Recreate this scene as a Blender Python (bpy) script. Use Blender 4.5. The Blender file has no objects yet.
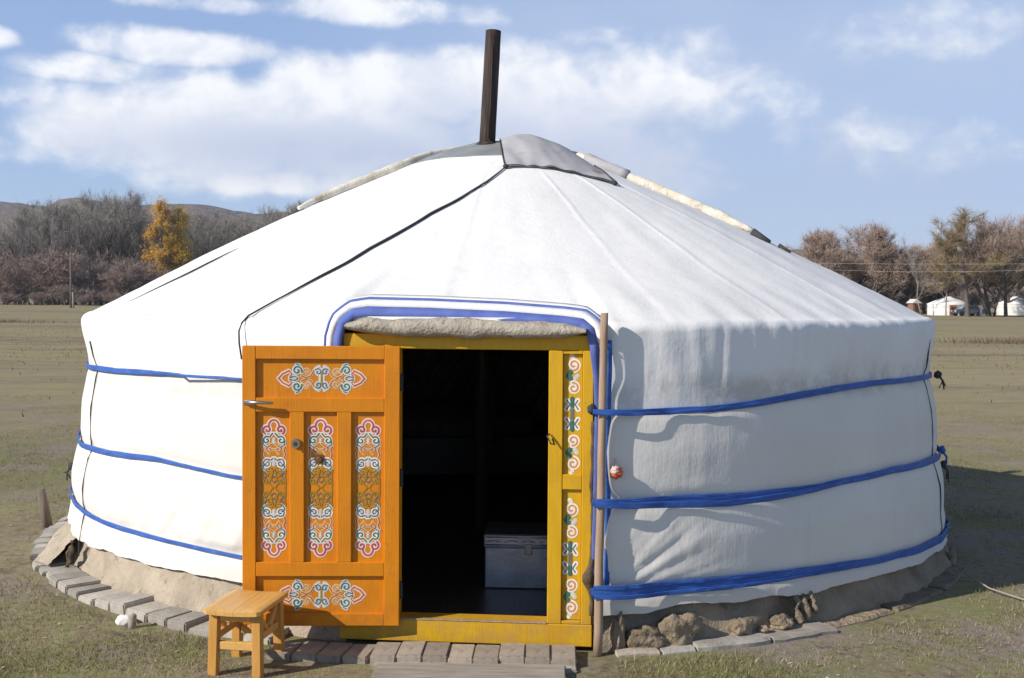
import bpy, bmesh, math, random
import numpy as np
from mathutils import Vector, Matrix, noise
random.seed(7)
rad = math.radians
sin, cos, PI = math.sin, math.cos, math.pi
S = bpy.context.scene
COL = S.collection

# ------------------------------------------------------------------ helpers
def lerp(a, b, t): return a + (b - a) * t
def smooth(a, b, x):
    t = min(max((x - a) / (b - a), 0.0), 1.0)
    return t * t * (3 - 2 * t)
def interp(tab, x):
    if x <= tab[0][0]: return tab[0][1]
    for (x0, y0), (x1, y1) in zip(tab, tab[1:]):
        if x <= x1: return lerp(y0, y1, (x - x0) / (x1 - x0))
    return tab[-1][1]
def nz(x, y, z=0.0): return noise.noise(Vector((x, y, z)))

class MB:
    """collects polygons with a material slot each, links them as one mesh object"""
    def __init__(s): s.v = []; s.f = []; s.m = []; s.sm = []
    def add(s, vs, fs, mi=0, sm=False):
        o = len(s.v); s.v += [tuple(v) for v in vs]
        for f in fs: s.f.append(tuple(i + o for i in f)); s.m.append(mi); s.sm.append(sm)
    def box(s, x0, x1, y0, y1, z0, z1, mi=0, M=None):
        vs = [Vector((x, y, z)) for z in (z0, z1) for y in (y0, y1) for x in (x0, x1)]
        if M: vs = [M @ v for v in vs]
        s.add(vs, [(0, 2, 3, 1), (4, 5, 7, 6), (0, 1, 5, 4), (2, 6, 7, 3), (0, 4, 6, 2), (1, 3, 7, 5)], mi)
    def bbox(s, x0, x1, y0, y1, z0, z1, b=0.003, mi=0, M=None, jit=0.0, seg=1):
        bm = bmesh.new()
        bmesh.ops.create_cube(bm, size=1)
        for v in bm.verts:
            v.co = Vector((lerp(x0, x1, v.co.x + .5), lerp(y0, y1, v.co.y + .5), lerp(z0, z1, v.co.z + .5)))
            if jit: v.co += Vector((random.uniform(-jit, jit), random.uniform(-jit, jit), random.uniform(-jit, jit)))
        bmesh.ops.bevel(bm, geom=list(bm.edges), offset=b, segments=seg, affect='EDGES')
        bm.verts.index_update()
        vs = [M @ v.co if M else v.co.copy() for v in bm.verts]
        s.add(vs, [[v.index for v in f.verts] for f in bm.faces], mi)
        bm.free()
    def tube(s, pts, r, n=8, mi=0, cap=True, sx=1.0, up=Vector((0, 0, 1)), sm=True):
        pts = [Vector(p) for p in pts]; k = len(pts)
        rs = r if isinstance(r, (list, tuple)) else [r] * k
        vs = []; fs = []
        for i, p in enumerate(pts):
            t = (pts[min(i + 1, k - 1)] - pts[max(i - 1, 0)])
            t = t.normalized() if t.length > 1e-9 else Vector((0, 0, 1))
            u = up if abs(t.dot(up)) < .95 else Vector((1, 0, 0))
            a = t.cross(u).normalized(); b = a.cross(t).normalized()
            for j in range(n):
                w = 2 * PI * j / n
                vs.append(p + a * (cos(w) * rs[i] * sx) + b * (sin(w) * rs[i]))
        for i in range(k - 1):
            for j in range(n):
                fs.append((i * n + j, i * n + (j + 1) % n, (i + 1) * n + (j + 1) % n, (i + 1) * n + j))
        s.add(vs, fs, mi, sm)
        if cap:
            o = len(s.v) - len(vs)
            s.f.append(tuple(o + j for j in reversed(range(n)))); s.m.append(mi); s.sm.append(False)
            s.f.append(tuple(o + (k - 1) * n + j for j in range(n))); s.m.append(mi); s.sm.append(False)
    def grid(s, rows, mi=0, closed=False, sm=True, skip=None):
        nr, nc = len(rows), len(rows[0])
        vs = [p for r in rows for p in r]; fs = []
        for i in range(nr - 1):
            for j in range(nc if closed else nc - 1):
                if skip and skip(i, j): continue
                j2 = (j + 1) % nc
                fs.append((i * nc + j, i * nc + j2, (i + 1) * nc + j2, (i + 1) * nc + j))
        s.add(vs, fs, mi, sm)
    def blob(s, c, r, seed=0, amp=.25, sub=3, fr=2.0, mi=0, M=None):
        bm = bmesh.new(); bmesh.ops.create_icosphere(bm, subdivisions=sub, radius=1)
        vs = []
        for v in bm.verts:
            d = v.co.normalized()
            q = 1 + amp * noise.fractal(d * fr + Vector((seed * 7.3, seed * 3.1, 1.7)), 1.0, 2.0, 3)
            p = Vector((d.x * r[0] * q, d.y * r[1] * q, d.z * r[2] * q))
            vs.append((M @ p if M else p) + Vector(c))
        bm.verts.index_update()
        s.add(vs, [[v.index for v in f.verts] for f in bm.faces], mi, True); bm.free()
    def build(s, name, mats, parent=None, **kw):
        me = bpy.data.meshes.new(name)
        me.from_pydata(s.v, [], s.f)
        if not isinstance(mats, (list, tuple)): mats = [mats]
        for m in mats: me.materials.append(m)
        me.polygons.foreach_set('material_index', s.m)
        me.polygons.foreach_set('use_smooth', s.sm)
        me.update()
        o = bpy.data.objects.new(name, me); COL.objects.link(o)
        if parent: o.parent = parent
        tag(o, **kw)
        return o
def tag(o, label=None, cat=None, group=None, kind=None):
    if label: o['label'] = label
    if cat: o['category'] = cat
    if group: o['group'] = group
    if kind: o['kind'] = kind
    return o
def empty(name, loc, rz=0, **kw):
    o = bpy.data.objects.new(name, None); COL.objects.link(o)
    o.empty_display_size = .2
    o.location = loc; o.rotation_euler = (0, 0, rz)
    return tag(o, **kw)
def copy_tree(o, kids, parent=None):
    c = o.copy(); COL.objects.link(c); c.parent = parent
    for k in kids:
        d = k.copy(); COL.objects.link(d); d.parent = c
    return c

# ------------------------------------------------------------------ materials
class NT:
    def __init__(s, m): s.t = m.node_tree; s.n = s.t.nodes; s.l = s.t.links
    def new(s, ty, **kw):
        n = s.n.new(ty)
        for k, v in kw.items(): setattr(n, k, v)
        return n
    def link(s, a, b): s.l.new(a, b)
    def val(s, sock, v):
        if hasattr(v, 'links') or isinstance(v, bpy.types.NodeSocket): s.link(v, sock)
        else: sock.default_value = v
    def coord(s, kind='Object', scale=(1, 1, 1)):
        c = s.new('ShaderNodeTexCoord'); m = s.new('ShaderNodeMapping'); m.inputs['Scale'].default_value = scale
        s.link(c.outputs[kind], m.inputs[0]); return m.outputs[0]
    def noise(s, vec, scale, detail=4, rough=.55, dist=0):
        n = s.new('ShaderNodeTexNoise'); s.link(vec, n.inputs['Vector'])
        n.inputs['Scale'].default_value = scale; n.inputs['Detail'].default_value = detail
        n.inputs['Roughness'].default_value = rough; n.inputs['Distortion'].default_value = dist
        return n.outputs['Fac']
    def ramp(s, fac, stops):
        r = s.new('ShaderNodeValToRGB'); s.link(fac, r.inputs[0]); e = r.color_ramp.elements
        while len(e) < len(stops): e.new(.5)
        for k, (p, c) in zip(e, stops): k.position = p; k.color = (*c, 1) if len(c) == 3 else c
        return r.outputs[0]
    def maprange(s, v, a, b, c=0., d=1.):
        n = s.new('ShaderNodeMapRange'); n.interpolation_type = 'SMOOTHSTEP'; s.link(v, n.inputs[0])
        for i, q in enumerate((a, b, c, d)): n.inputs[i + 1].default_value = q
        return n.outputs[0]
    def mix(s, fac, a, b, bt='MIX'):
        n = s.new('ShaderNodeMix', data_type='RGBA', blend_type=bt)
        s.val(n.inputs[0], fac)
        for k, q in ((6, a), (7, b)):
            if isinstance(q, tuple): n.inputs[k].default_value = (*q, 1)
            else: s.link(q, n.inputs[k])
        return n.outputs[2]
    def math(s, op, a, b=0.0, clamp=False):
        n = s.new('ShaderNodeMath', operation=op); n.use_clamp = clamp
        s.val(n.inputs[0], a); s.val(n.inputs[1], b); return n.outputs[0]
    def bump(s, h, strength=.3, dist=.01, nrm=None):
        n = s.new('ShaderNodeBump'); s.link(h, n.inputs['Height']); n.inputs['Strength'].default_value = strength
        n.inputs['Distance'].default_value = dist
        if nrm: s.link(nrm, n.inputs['Normal'])
        return n.outputs[0]
def mat(name, rough=.7, metal=0., spec=.3):
    m = bpy.data.materials.new(name); m.use_nodes = True
    b = m.node_tree.nodes['Principled BSDF']
    b.inputs['Roughness'].default_value = rough; b.inputs['Metallic'].default_value = metal
    b.inputs['Specular IOR Level'].default_value = spec
    return m, NT(m), b
def mottled(name, c0, c1, scale=8, rough=.75, bump=.25, bdist=.004, stretch=(1, 1, 1), metal=0., detail=5, spec=.3, c2=None, s2=30):
    m, t, b = mat(name, rough, metal, spec)
    v = t.coord('Object', stretch)
    n = t.noise(v, scale, detail)
    c = t.ramp(n, [(.3, c0), (.7, c1)])
    if c2:
        n2 = t.noise(v, s2, 3)
        c = t.mix(t.maprange(n2, .55, .75), c, c2)
    t.link(c, b.inputs['Base Color'])
    if bump: t.link(t.bump(t.noise(v, scale * 4, 3), bump, bdist), b.inputs['Normal'])
    return m

def canvas_mat(name, lo, hi):
    m, t, b = mat(name, .85, 0, .15)
    v = t.coord('Object')
    big = t.noise(v, 1.3, 5, .6)
    base = t.ramp(big, [(.3, lo), (.65, hi)])
    # weathering: dirty streaks and faint yellow stains
    vs = t.coord('Object', (6, 6, .7)); st = t.noise(vs, 2.2, 6, .65)
    base = t.mix(t.maprange(st, .52, .78, 0, .35), base, (.60, .575, .53))
    sp = t.noise(v, 5, 6, .7)
    base = t.mix(t.maprange(sp, .62, .80, 0, .5), base, (.62, .57, .50))
    # grime along hem and upper strap; leftward the strap band paints in eave shade
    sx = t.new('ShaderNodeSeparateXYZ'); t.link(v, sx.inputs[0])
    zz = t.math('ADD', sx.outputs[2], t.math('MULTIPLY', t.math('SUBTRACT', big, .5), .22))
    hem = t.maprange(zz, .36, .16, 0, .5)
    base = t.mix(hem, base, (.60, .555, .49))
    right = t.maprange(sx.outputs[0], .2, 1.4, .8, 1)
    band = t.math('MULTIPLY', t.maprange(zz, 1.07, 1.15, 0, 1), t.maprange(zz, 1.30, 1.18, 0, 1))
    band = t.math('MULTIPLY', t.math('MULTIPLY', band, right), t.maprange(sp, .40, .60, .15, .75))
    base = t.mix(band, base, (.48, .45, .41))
    t.link(base, b.inputs['Base Color'])
    w1 = t.noise(t.coord('Object', (1, 1, .12)), 60, 2)
    w2 = t.noise(v, 9, 5, .6)
    h = t.math('ADD', t.math('MULTIPLY', w1, .25), w2)
    t.link(t.bump(h, .35, .012), b.inputs['Normal'])
    return m

def paint_mat(name, c0, c1, worn, rough=.42):
    m, t, b = mat(name, rough, 0, .35)
    v = t.coord('Object'); g = t.noise(t.coord('Object', (6, 6, 1)), 5, 6, .65); big = t.noise(v, 3.2, 5, .6)
    c = t.ramp(g, [(.3, c0), (.7, c1)])
    c = t.mix(t.maprange(big, .48, .72, 0, .55), c, tuple(q * k for q, k in zip(c0, (.78, .72, .9))))
    st = t.noise(t.coord('Object', (22, 22, 1.6)), 2.4, 6, .7)
    c = t.mix(t.maprange(st, .58, .76, 0, .55), c, tuple(min(1, q * k + .03) for q, k in zip(c1, (1.1, 1.12, 1.5))))
    sz = t.new('ShaderNodeSeparateXYZ'); t.link(v, sz.inputs[0])
    low = t.math('MULTIPLY', t.maprange(sz.outputs[2], .30, .05, 0, .75), t.maprange(t.noise(v, 11, 5, .7), .38, .62))
    c = t.mix(low, c, worn)
    c = t.mix(t.maprange(t.noise(v, 28, 5, .75), .63, .70, 0, .8), c, worn)
    c = t.mix(t.maprange(t.noise(v, 55, 3, .7), .70, .74, 0, .9), c, (.16, .10, .06))
    t.link(c, b.inputs['Base Color'])
    t.link(t.bump(t.noise(t.coord('Object', (40, 40, 3)), 3, 4, .6), .4, .003), b.inputs['Normal'])
    t.link(t.maprange(big, .2, .8, rough - .06, rough + .22), b.inputs['Roughness'])
    return m
def wood_mat(name, c0, c1, axis=2, rough=.6, sc=6):
    m, t, b = mat(name, rough, 0, .35)
    st = [9., 9., 9.]; st[axis] = .8
    v = t.coord('Object', tuple(st)); n = t.noise(v, sc, 6, .6, .6)
    c = t.ramp(n, [(.28, c0), (.72, c1)])
    t.link(c, b.inputs['Base Color'])
    t.link(t.bump(n, .3, .003), b.inputs['Normal'])
    return m
def plain(name, c, rough=.7, metal=0., var=.12):
    lo = tuple(x * (1 - var) for x in c); hi = tuple(min(1, x * (1 + var)) for x in c)
    return mottled(name, lo, hi, 14, rough, .12, .002, metal=metal)

M = {}
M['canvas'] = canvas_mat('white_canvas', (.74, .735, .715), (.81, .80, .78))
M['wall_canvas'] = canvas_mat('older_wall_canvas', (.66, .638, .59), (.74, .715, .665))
M['orange'] = paint_mat('orange_paint', (.60, .200, .003), (.66, .232, .004), (.42, .14, .02))
M['yellow'] = paint_mat('yellow_paint', (.55, .305, .008), (.62, .36, .011), (.44, .25, .05))
M['felt'] = mottled('grey_felt', (.30, .265, .21), (.47, .42, .34), 16, .95, .8, .012, c2=(.22, .18, .13), s2=22)
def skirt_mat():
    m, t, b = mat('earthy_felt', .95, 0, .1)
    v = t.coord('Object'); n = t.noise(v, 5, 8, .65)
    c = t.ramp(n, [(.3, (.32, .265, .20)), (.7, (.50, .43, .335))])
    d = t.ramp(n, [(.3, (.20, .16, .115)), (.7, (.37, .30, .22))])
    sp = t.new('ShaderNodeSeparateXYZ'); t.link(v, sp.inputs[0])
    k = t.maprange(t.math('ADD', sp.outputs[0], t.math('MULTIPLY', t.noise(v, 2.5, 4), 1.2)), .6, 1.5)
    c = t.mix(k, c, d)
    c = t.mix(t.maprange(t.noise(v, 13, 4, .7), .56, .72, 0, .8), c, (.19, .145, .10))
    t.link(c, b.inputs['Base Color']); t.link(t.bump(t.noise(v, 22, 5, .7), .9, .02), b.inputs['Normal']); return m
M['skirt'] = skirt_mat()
M['clod'] = mottled('dry_mud', (.16, .127, .09), (.31, .25, .18), 9, .95, .9, .02, detail=9)
M['dark_felt'] = mottled('dark_felt', (.05, .035, .022), (.14, .10, .065), 20, .95, .6, .01)
M['blue'] = mottled('blue_webbing', (.028, .085, .32), (.050, .140, .46), 7, .6, .5, .004, stretch=(1, 1, 5), c2=(.08, .17, .46), s2=9, detail=6)
M['trim_blue'] = mottled('blue_trim_cloth', (.085, .125, .38), (.13, .18, .46), 12, .8, .2, .002)
M['cord'] = plain('black_cord', (.045, .048, .052), .8)
M['white_rope'] = mottled('cream_rope', (.55, .50, .40), (.76, .72, .62), 14, .9, .7, .01, c2=(.38, .33, .25), s2=9)
M['grey_cloth'] = mottled('grey_cover_cloth', (.34, .335, .345), (.46, .45, .46), 4, .8, .3, .01, c2=(.24, .17, .12), s2=5)
M['tin'] = mottled('weathered_tin', (.27, .285, .29), (.40, .42, .42), 6, .5, .2, .004, metal=.4, c2=(.36, .32, .24), s2=9)
M['rust'] = mottled('sooty_rusted_iron', (.013, .010, .009), (.075, .050, .040), 4, .75, .9, .012, stretch=(6, 6, .5), c2=(.12, .085, .065), s2=5, detail=8)
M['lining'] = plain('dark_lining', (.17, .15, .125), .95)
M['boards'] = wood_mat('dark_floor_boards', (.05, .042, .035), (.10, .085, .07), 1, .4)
M['stool'] = wood_mat('varnished_pine', (.56, .30, .075), (.70, .42, .14), 1, .42)
M['stool_leg'] = wood_mat('varnished_pine_leg', (.48, .235, .045), (.62, .33, .09), 2, .42)
M['pole_wood'] = wood_mat('weathered_pole_wood', (.26, .17, .11), (.42, .31, .22), 2, .8)
M['old_wood'] = wood_mat('grey_weathered_wood', (.22, .19, .155), (.40, .36, .31), 0, .9)
M['stake_wood'] = wood_mat('stake_wood', (.12, .095, .075), (.24, .19, .15), 2, .9)
M['brick'] = mottled('worn_step_brick', (.28, .245, .205), (.39, .345, .295), 9, .9, .6, .006, c2=(.22, .18, .14), s2=25)
M['paver'] = mottled('grey_paving_brick', (.29, .275, .25), (.43, .41, .375), 9, .9, .6, .006, c2=(.19, .17, .14), s2=20)
M['white_stone'] = mottled('white_stone', (.62, .58, .54), (.80, .77, .74), 10, .8, .4, .006)
M['steel'] = mottled('stamped_tinplate', (.42, .43, .46), (.55, .56, .60), 10, .38, .3, .004, metal=.85)
M['brass'] = plain('old_brass', (.42, .33, .18), .35, .9)
M['latch'] = plain('worn_steel', (.42, .40, .38), .35, .9)
M['white_orn'] = plain('white_ornament_paint', (.78, .74, .67), .6)
M['pink_white'] = plain('pale_pink_ornament_paint', (.74, .58, .52), .6)
M['cream_orn'] = plain('cream_ornament_paint', (.66, .47, .26), .6)
M['pale_blue'] = plain('pale_blue_ornament_paint', (.58, .61, .57), .6)
M['crimson'] = plain('crimson_ornament_paint', (.40, .06, .075), .6)
M['vermilion'] = plain('vermilion_ornament_paint', (.48, .10, .02), .6)
M['teal'] = plain('teal_ornament_paint', (.05, .145, .11), .6)
M['slate'] = plain('slate_ornament_paint', (.11, .145, .17), .6)
M['olive'] = plain('faded_olive_ornament_paint', (.30, .20, .035), .6)
M['peach'] = plain('peach_ornament_paint', (.60, .26, .08), .6)
M['knot_red'] = plain('red_knot_cloth', (.62, .12, .06), .8)
M['knot_pale'] = plain('pale_knot_cloth', (.72, .52, .45), .8)

for k_ in ('paver', 'brick', 'clod'):
    m = M[k_]; t = NT(m); b = t.n['Principled BSDF']; l = b.inputs['Base Color'].links[0]; src = l.from_socket
    oi = t.new('ShaderNodeObjectInfo'); rr_ = t.ramp(oi.outputs['Random'], [(0, (.78, .76, .73)), (.5, (1.05, 1.03, .99)), (1, (1.28, 1.24, 1.17))])
    t.link(t.mix(1.0, src, rr_, 'MULTIPLY'), b.inputs['Base Color'])
# ------------------------------------------------------------------ camera, sun, sky
F, D, H, Y0 = 1130.0, 8.2, 1.6, 300.0
p_, r_ = math.atan((339 - Y0) / F), rad(.4)
Rv = Vector((cos(r_), 0, sin(r_))); U0 = Vector((-sin(r_), 0, cos(r_))); f0 = Vector((0, 1, 0))
fw = f0 * cos(p_) - U0 * sin(p_); up = U0 * cos(p_) + f0 * sin(p_)
cam = bpy.data.cameras.new('camera'); co = bpy.data.objects.new('camera', cam); COL.objects.link(co)
cam.sensor_width = 36; cam.lens = F / 1024 * 36; cam.clip_end = 9000; cam.clip_start = .05
mw = Matrix((Rv, up, -fw)).transposed().to_4x4(); mw.translation = Vector((0, -D, H)); co.matrix_world = mw
S.camera = co

AZ, EL = rad(-60), rad(31)         # sun: to the left and a little behind the camera
sd = Vector((sin(AZ) * cos(EL), -cos(AZ) * cos(EL), sin(EL)))
sl = bpy.data.lights.new('sun', 'SUN'); sl.energy = 4.3; sl.angle = rad(.53); sl.color = (1, .93, .84)
so = bpy.data.objects.new('sun', sl); COL.objects.link(so); so.location = (-20, -20, 20)
so.rotation_euler = sd.to_track_quat('Z', 'Y').to_euler()

W = bpy.data.worlds.new('World'); S.world = W; W.use_nodes = True
t = NT(W); bg = t.n['Background']; bg.inputs['Strength'].default_value = .105
sky = t.new('ShaderNodeTexSky', sky_type='NISHITA'); sky.sun_disc = False
sky.sun_elevation = EL; sky.sun_rotation = math.atan2(sd.x, sd.y); sky.altitude = 1200
sky.air_density = 1.0; sky.dust_density = .25; sky.ozone_density = 3.0
tc = t.new('ShaderNodeTexCoord')
sx = t.new('ShaderNodeSeparateXYZ'); t.link(tc.outputs['Generated'], sx.inputs[0])
az = t.math('ARCTAN2', sx.outputs[0], sx.outputs[1]); el = t.math('ARCSINE', sx.outputs[2])
cb = t.new('ShaderNodeCombineXYZ'); t.link(az, cb.inputs[0]); t.link(el, cb.inputs[1])
uv = cb.outputs[0]
def cloud_noise(scale, st, det, off):
    m = t.new('ShaderNodeMapping'); m.inputs['Scale'].default_value = st; m.inputs['Location'].default_value = off
    t.link(uv, m.inputs[0]); return t.noise(m.outputs[0], scale, det, .55, .25)
nA = cloud_noise(8, (1, 1.5, 1), 9, (3.1, .4, 0))
nB = cloud_noise(20, (1, 1.25, 1), 9, (1.3, 2.4, 0))
def blob(px, py, rx, ry, w=1.0):
    m = t.new('ShaderNodeMapping'); m.vector_type = 'POINT'
    a, e = (px - 512) / F, (300 - py) / F
    sxx, syy = F / rx, F / ry
    m.inputs['Scale'].default_value = (sxx, syy, 1); m.inputs['Location'].default_value = (-a * sxx, -e * syy, 0)
    t.link(uv, m.inputs[0])
    L = t.new('ShaderNodeVectorMath', operation='LENGTH'); t.link(m.outputs[0], L.inputs[0])
    return t.maprange(L.outputs['Value'], 1.25, .15, 0, w)
def union(bl):
    o = bl[0]
    for b in bl[1:]: o = t.math('MAXIMUM', o, b)
    return o
thick = union([blob(110, 142, 115, 58, .95), blob(215, 140, 160, 75, 1.0), blob(350, 128, 170, 88, 1.0), blob(430, 95, 130, 58), blob(530, 110, 130, 80, .9),
               blob(640, 85, 150, 75, .72), blob(190, 66, 130, 26, .74), blob(110, 92, 80, 24, .66), blob(15, 68, 46, 15, .74),
               blob(30, 168, 120, 26, .68), blob(390, 22, 170, 24, .72), blob(200, 22, 130, 18, .60), blob(620, 165, 210, 90, .62),
               blob(-250, 150, 200, 80, .9), blob(1330, 90, 260, 80, .9), blob(300, 186, 230, 24, .66), blob(920, 50, 190, 60, .44), blob(740, 125, 170, 70, .50), blob(880, 160, 190, 60, .40),
               blob(-900, 60, 500, 120, .9), blob(2200, 40, 500, 140, .9)])
mixn = t.math('ADD', t.math('MULTIPLY', nA, .62), t.math('MULTIPLY', nB, .38))
dens = t.math('ADD', thick, t.math('MULTIPLY', t.math('SUBTRACT', mixn, .5), 1.9))
cover = t.maprange(dens, .28, .74, 0, .96)
veil = union([blob(930, 60, 330, 130, .95), blob(760, 150, 420, 190, .95), blob(960, 190, 360, 140, .85), blob(560, 200, 400, 90, .75), blob(620, 40, 300, 110, .8)])
veil = t.math('MULTIPLY', veil, t.maprange(nA, .25, .75, .55, 1.0))
# body colour of the clouds: brilliant tops, blue-grey bellies
belly = union([blob(330, 155, 270, 38, 1), blob(480, 150, 150, 60, .9), blob(600, 165, 190, 70, .9), blob(160, 160, 130, 22, .6)])
belly = t.math('MULTIPLY', belly, t.maprange(nB, .2, .7, .6, 1.))
ctop = t.mix(t.maprange(nB, .35, .65), (6.3, 6.7, 7.6), (8.2, 8.3, 8.5))
ccol = t.mix(belly, ctop, (4.4, 5.0, 6.6))
skyc = t.mix(1.0, sky.outputs[0], (1.14, 1.12, 1.20), 'MULTIPLY')
c0 = t.mix(.55, skyc, (2.75, 3.85, 6.15))
c1 = t.mix(veil, c0, (3.95, 4.8, 6.45))
c2 = t.mix(cover, c1, ccol)
zenith_dim = t.maprange(el, .32, .75, 1.0, .40)        # unseen upper sky dimmed to cut the fill light in the shade
c2 = t.mix(1.0, c2, zenith_dim, 'MULTIPLY')
t.link(c2, bg.inputs['Color'])

S.view_settings.view_transform = 'Standard'; S.view_settings.look = 'None'
S.view_settings.exposure = .32; S.view_settings.gamma = 1; S.view_settings.use_curve_mapping = False
S.cycles.max_bounces = 6; S.cycles.use_denoising = True
S.cycles.sample_clamp_indirect = 6

# ------------------------------------------------------------------ the ground
def gz(x, y):
    r = math.hypot(x, y)
    a = smooth(3.6, 9, r)
    h = .10 * nz(x * .11, y * .11, 2) * a + .02 * nz(x * .8, y * .8, 5) * smooth(3.3, 4.2, r)
    h += 1.2 * nz(x * .008, y * .008, 9) * smooth(60, 300, r) * (1 - smooth(120, 170, y)) if y < 170 else 0
    return h - .012
def ground():
    ys = []
    y = -14.0
    while y < 5000:
        ys.append(y); y += .12 if y < 6 else .12 + (y - 6) * .06
    rows = []
    for y in ys:
        hw = 9 + max(0, y + 8) * 1.15
        n = 150
        row = []
        for i in range(n + 1):
            u = i / n * 2 - 1
            x = hw * (u * .55 + .45 * u ** 3)
            row.append((x, y, gz(x, y)))
        rows.append(row)
    mb = MB(); mb.grid(rows)
    m, t, b = mat('short_autumn_grass_ground', .95, 0, .1)
    v = t.coord('Object')
    big = t.noise(v, .22, 6, .6); med = t.noise(v, 1.6, 7, .65); fine = t.noise(v, 22, 6, .7); tiny = t.noise(v, 110, 3, .7)
    far = t.noise(t.coord('Object', (.35, 1, 1)), .09, 6, .6)
    cl = t.noise(v, 9, 5, .65)
    g = t.math('ADD', t.math('ADD', t.math('MULTIPLY', med, .35), t.math('MULTIPLY', fine, .35)), t.math('MULTIPLY', cl, .30))
    c = t.ramp(g, [(.36, (.095, .078, .055)), (.47, (.215, .182, .115)), (.54, (.285, .245, .155)), (.64, (.42, .365, .25))])
    green = t.maprange(t.math('ADD', t.math('ADD', t.math('MULTIPLY', big, .6), t.math('MULTIPLY', med, .4)), t.math('MULTIPLY', t.math('SUBTRACT', cl, .5), .7)), .44, .62, 0, .8)
    c = t.mix(green, c, (.175, .190, .070))
    soil = t.maprange(t.math('ADD', t.noise(v, .9, 5, .65), t.math('MULTIPLY', t.math('SUBTRACT', fine, .5), .5)), .49, .62, 0, .85)
    c = t.mix(soil, c, (.265, .222, .192))
    sep = t.new('ShaderNodeSeparateXYZ'); t.link(v, sep.inputs[0])
    fy = t.maprange(sep.outputs[1], -2, 16)
    b1 = t.noise(t.coord('Object', (.10, 1, 1)), .16, 6, .65); b2 = t.noise(t.coord('Object', (.22, 1, 1)), .55, 6, .65, .4); b3 = t.noise(t.coord('Object', (.5, 1, 1)), 2.2, 6, .7)
    fb = t.math('ADD', t.math('ADD', t.math('MULTIPLY', b1, .40), t.math('MULTIPLY', b2, .35)), t.math('MULTIPLY', b3, .25))
    fc = t.ramp(fb, [(.38, (.150, .118, .078)), (.46, (.255, .208, .135)), (.52, (.325, .278, .160)), (.58, (.270, .245, .118)), (.66, (.36, .305, .195))])
    fc = t.mix(t.maprange(b2, .52, .68, 0, .6), fc, (.205, .205, .090))
    c = t.mix(t.math('MULTIPLY', fy, .82), c, fc)
    c = t.mix(t.maprange(tiny, .62, .80, 0, .35), c, (.42, .37, .27))
    t.link(c, b.inputs['Base Color'])
    h = t.math('ADD', t.math('ADD', t.math('MULTIPLY', fine, .6), t.math('MULTIPLY', tiny, .25)), t.math('MULTIPLY', med, .6))
    t.link(t.bump(h, .55, .03), b.inputs['Normal'])
    o = mb.build('ground', m, kind='structure'); return o
ground()

def grass():
    rng = np.random.default_rng(3)
    N = 420000
    # more blades close to the camera
    z = 4.2 + 14 * rng.random(N) ** 1.9
    x = (rng.random(N) * 2 - 1) * (z * .50)
    y = z - D
    r = np.hypot(x + .02, y)
    nv = np.sin(x * 2.1 + 1.3 * np.sin(y * 1.7)) * .5 + np.sin(x * 5.3 + y * 3.1) * .3 + np.sin(y * 7.7 - x * 3.9) * .25
    keep = (r > 3.24) & (rng.random(N) < np.clip(.5 + .6 * nv + 1.0 * np.exp(-(((x + 1.75) / .5) ** 2 + ((y + 3.1) / .22) ** 2)), .06, 1))
    keep &= ~((np.abs(x + .15) < .62) & (y > -3.58) & (y < -3))
    x, y, nv = x[keep], y[keep], nv[keep]; n = len(x)
    tuft = np.clip(nv * .5 + .5, .1, 1)
    h = (.008 + .022 * rng.random(n) ** 2) * (.55 + .9 * tuft)
    # taller tufts against the paving ring
    r = np.hypot(x + .02, y); h *= 1 + 1.3 * np.exp(-((r - 3.28) / .10) ** 2) * (rng.random(n) < .35)
    w = .0012 + .0012 * rng.random(n)
    a = rng.random(n) * 2 * PI; lean = .2 + 1.0 * rng.random(n); la = rng.random(n) * 2 * PI
    gzv = np.array([gz(float(q), float(s)) for q, s in zip(x, y)]) - .002
    V = np.zeros((n, 3, 3), np.float32)
    V[:, 0] = np.stack([x - w * np.cos(a), y - w * np.sin(a), gzv], 1)
    V[:, 1] = np.stack([x + w * np.cos(a), y + w * np.sin(a), gzv], 1)
    V[:, 2] = np.stack([x + h * lean * np.cos(la), y + h * lean * np.sin(la), gzv + h], 1)
    me = bpy.data.meshes.new('grass')
    me.vertices.add(n * 3); me.vertices.foreach_set('co', V.ravel())
    me.loops.add(n * 3); me.loops.foreach_set('vertex_index', np.arange(n * 3, dtype=np.int32))
    me.polygons.add(n); me.polygons.foreach_set('loop_start', np.arange(0, n * 3, 3, dtype=np.int32))
    me.polygons.foreach_set('loop_total', np.full(n, 3, np.int32))
    cols = [(.16, .165, .055), (.235, .21, .095), (.30, .255, .145), (.36, .31, .20)]
    for i, c in enumerate(cols): me.materials.append(plain('grass_blade_%d' % i, c, .8))
    pr = np.clip(.5 - .3 * nv, .15, .85)
    q = rng.random(n)
    gp = np.exp(-(((x + 1.75) / .5) ** 2 + ((y + 3.1) / .22) ** 2)) + np.exp(-(((x - .95) / .45) ** 2 + ((y + 3.42) / .14) ** 2)) + .7 * np.exp(-(((x - 2.0) / .3) ** 2 + ((y + 3.0) / .15) ** 2))
    pr = np.clip(pr - .6 * gp, .05, .85)
    mi = np.where(q < (1 - pr) * .55, 0, np.where(q < (1 - pr), 1, np.where(q < 1 - pr * .45, 2, 3)))
    me.polygons.foreach_set('material_index', mi.astype(np.int32))
    me.update(); me.validate()
    o = bpy.data.objects.new('grass', me); COL.objects.link(o)
    tag(o, 'short patchy autumn grass growing on the ground around the yurt', 'grass', kind='stuff')
grass()

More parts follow.
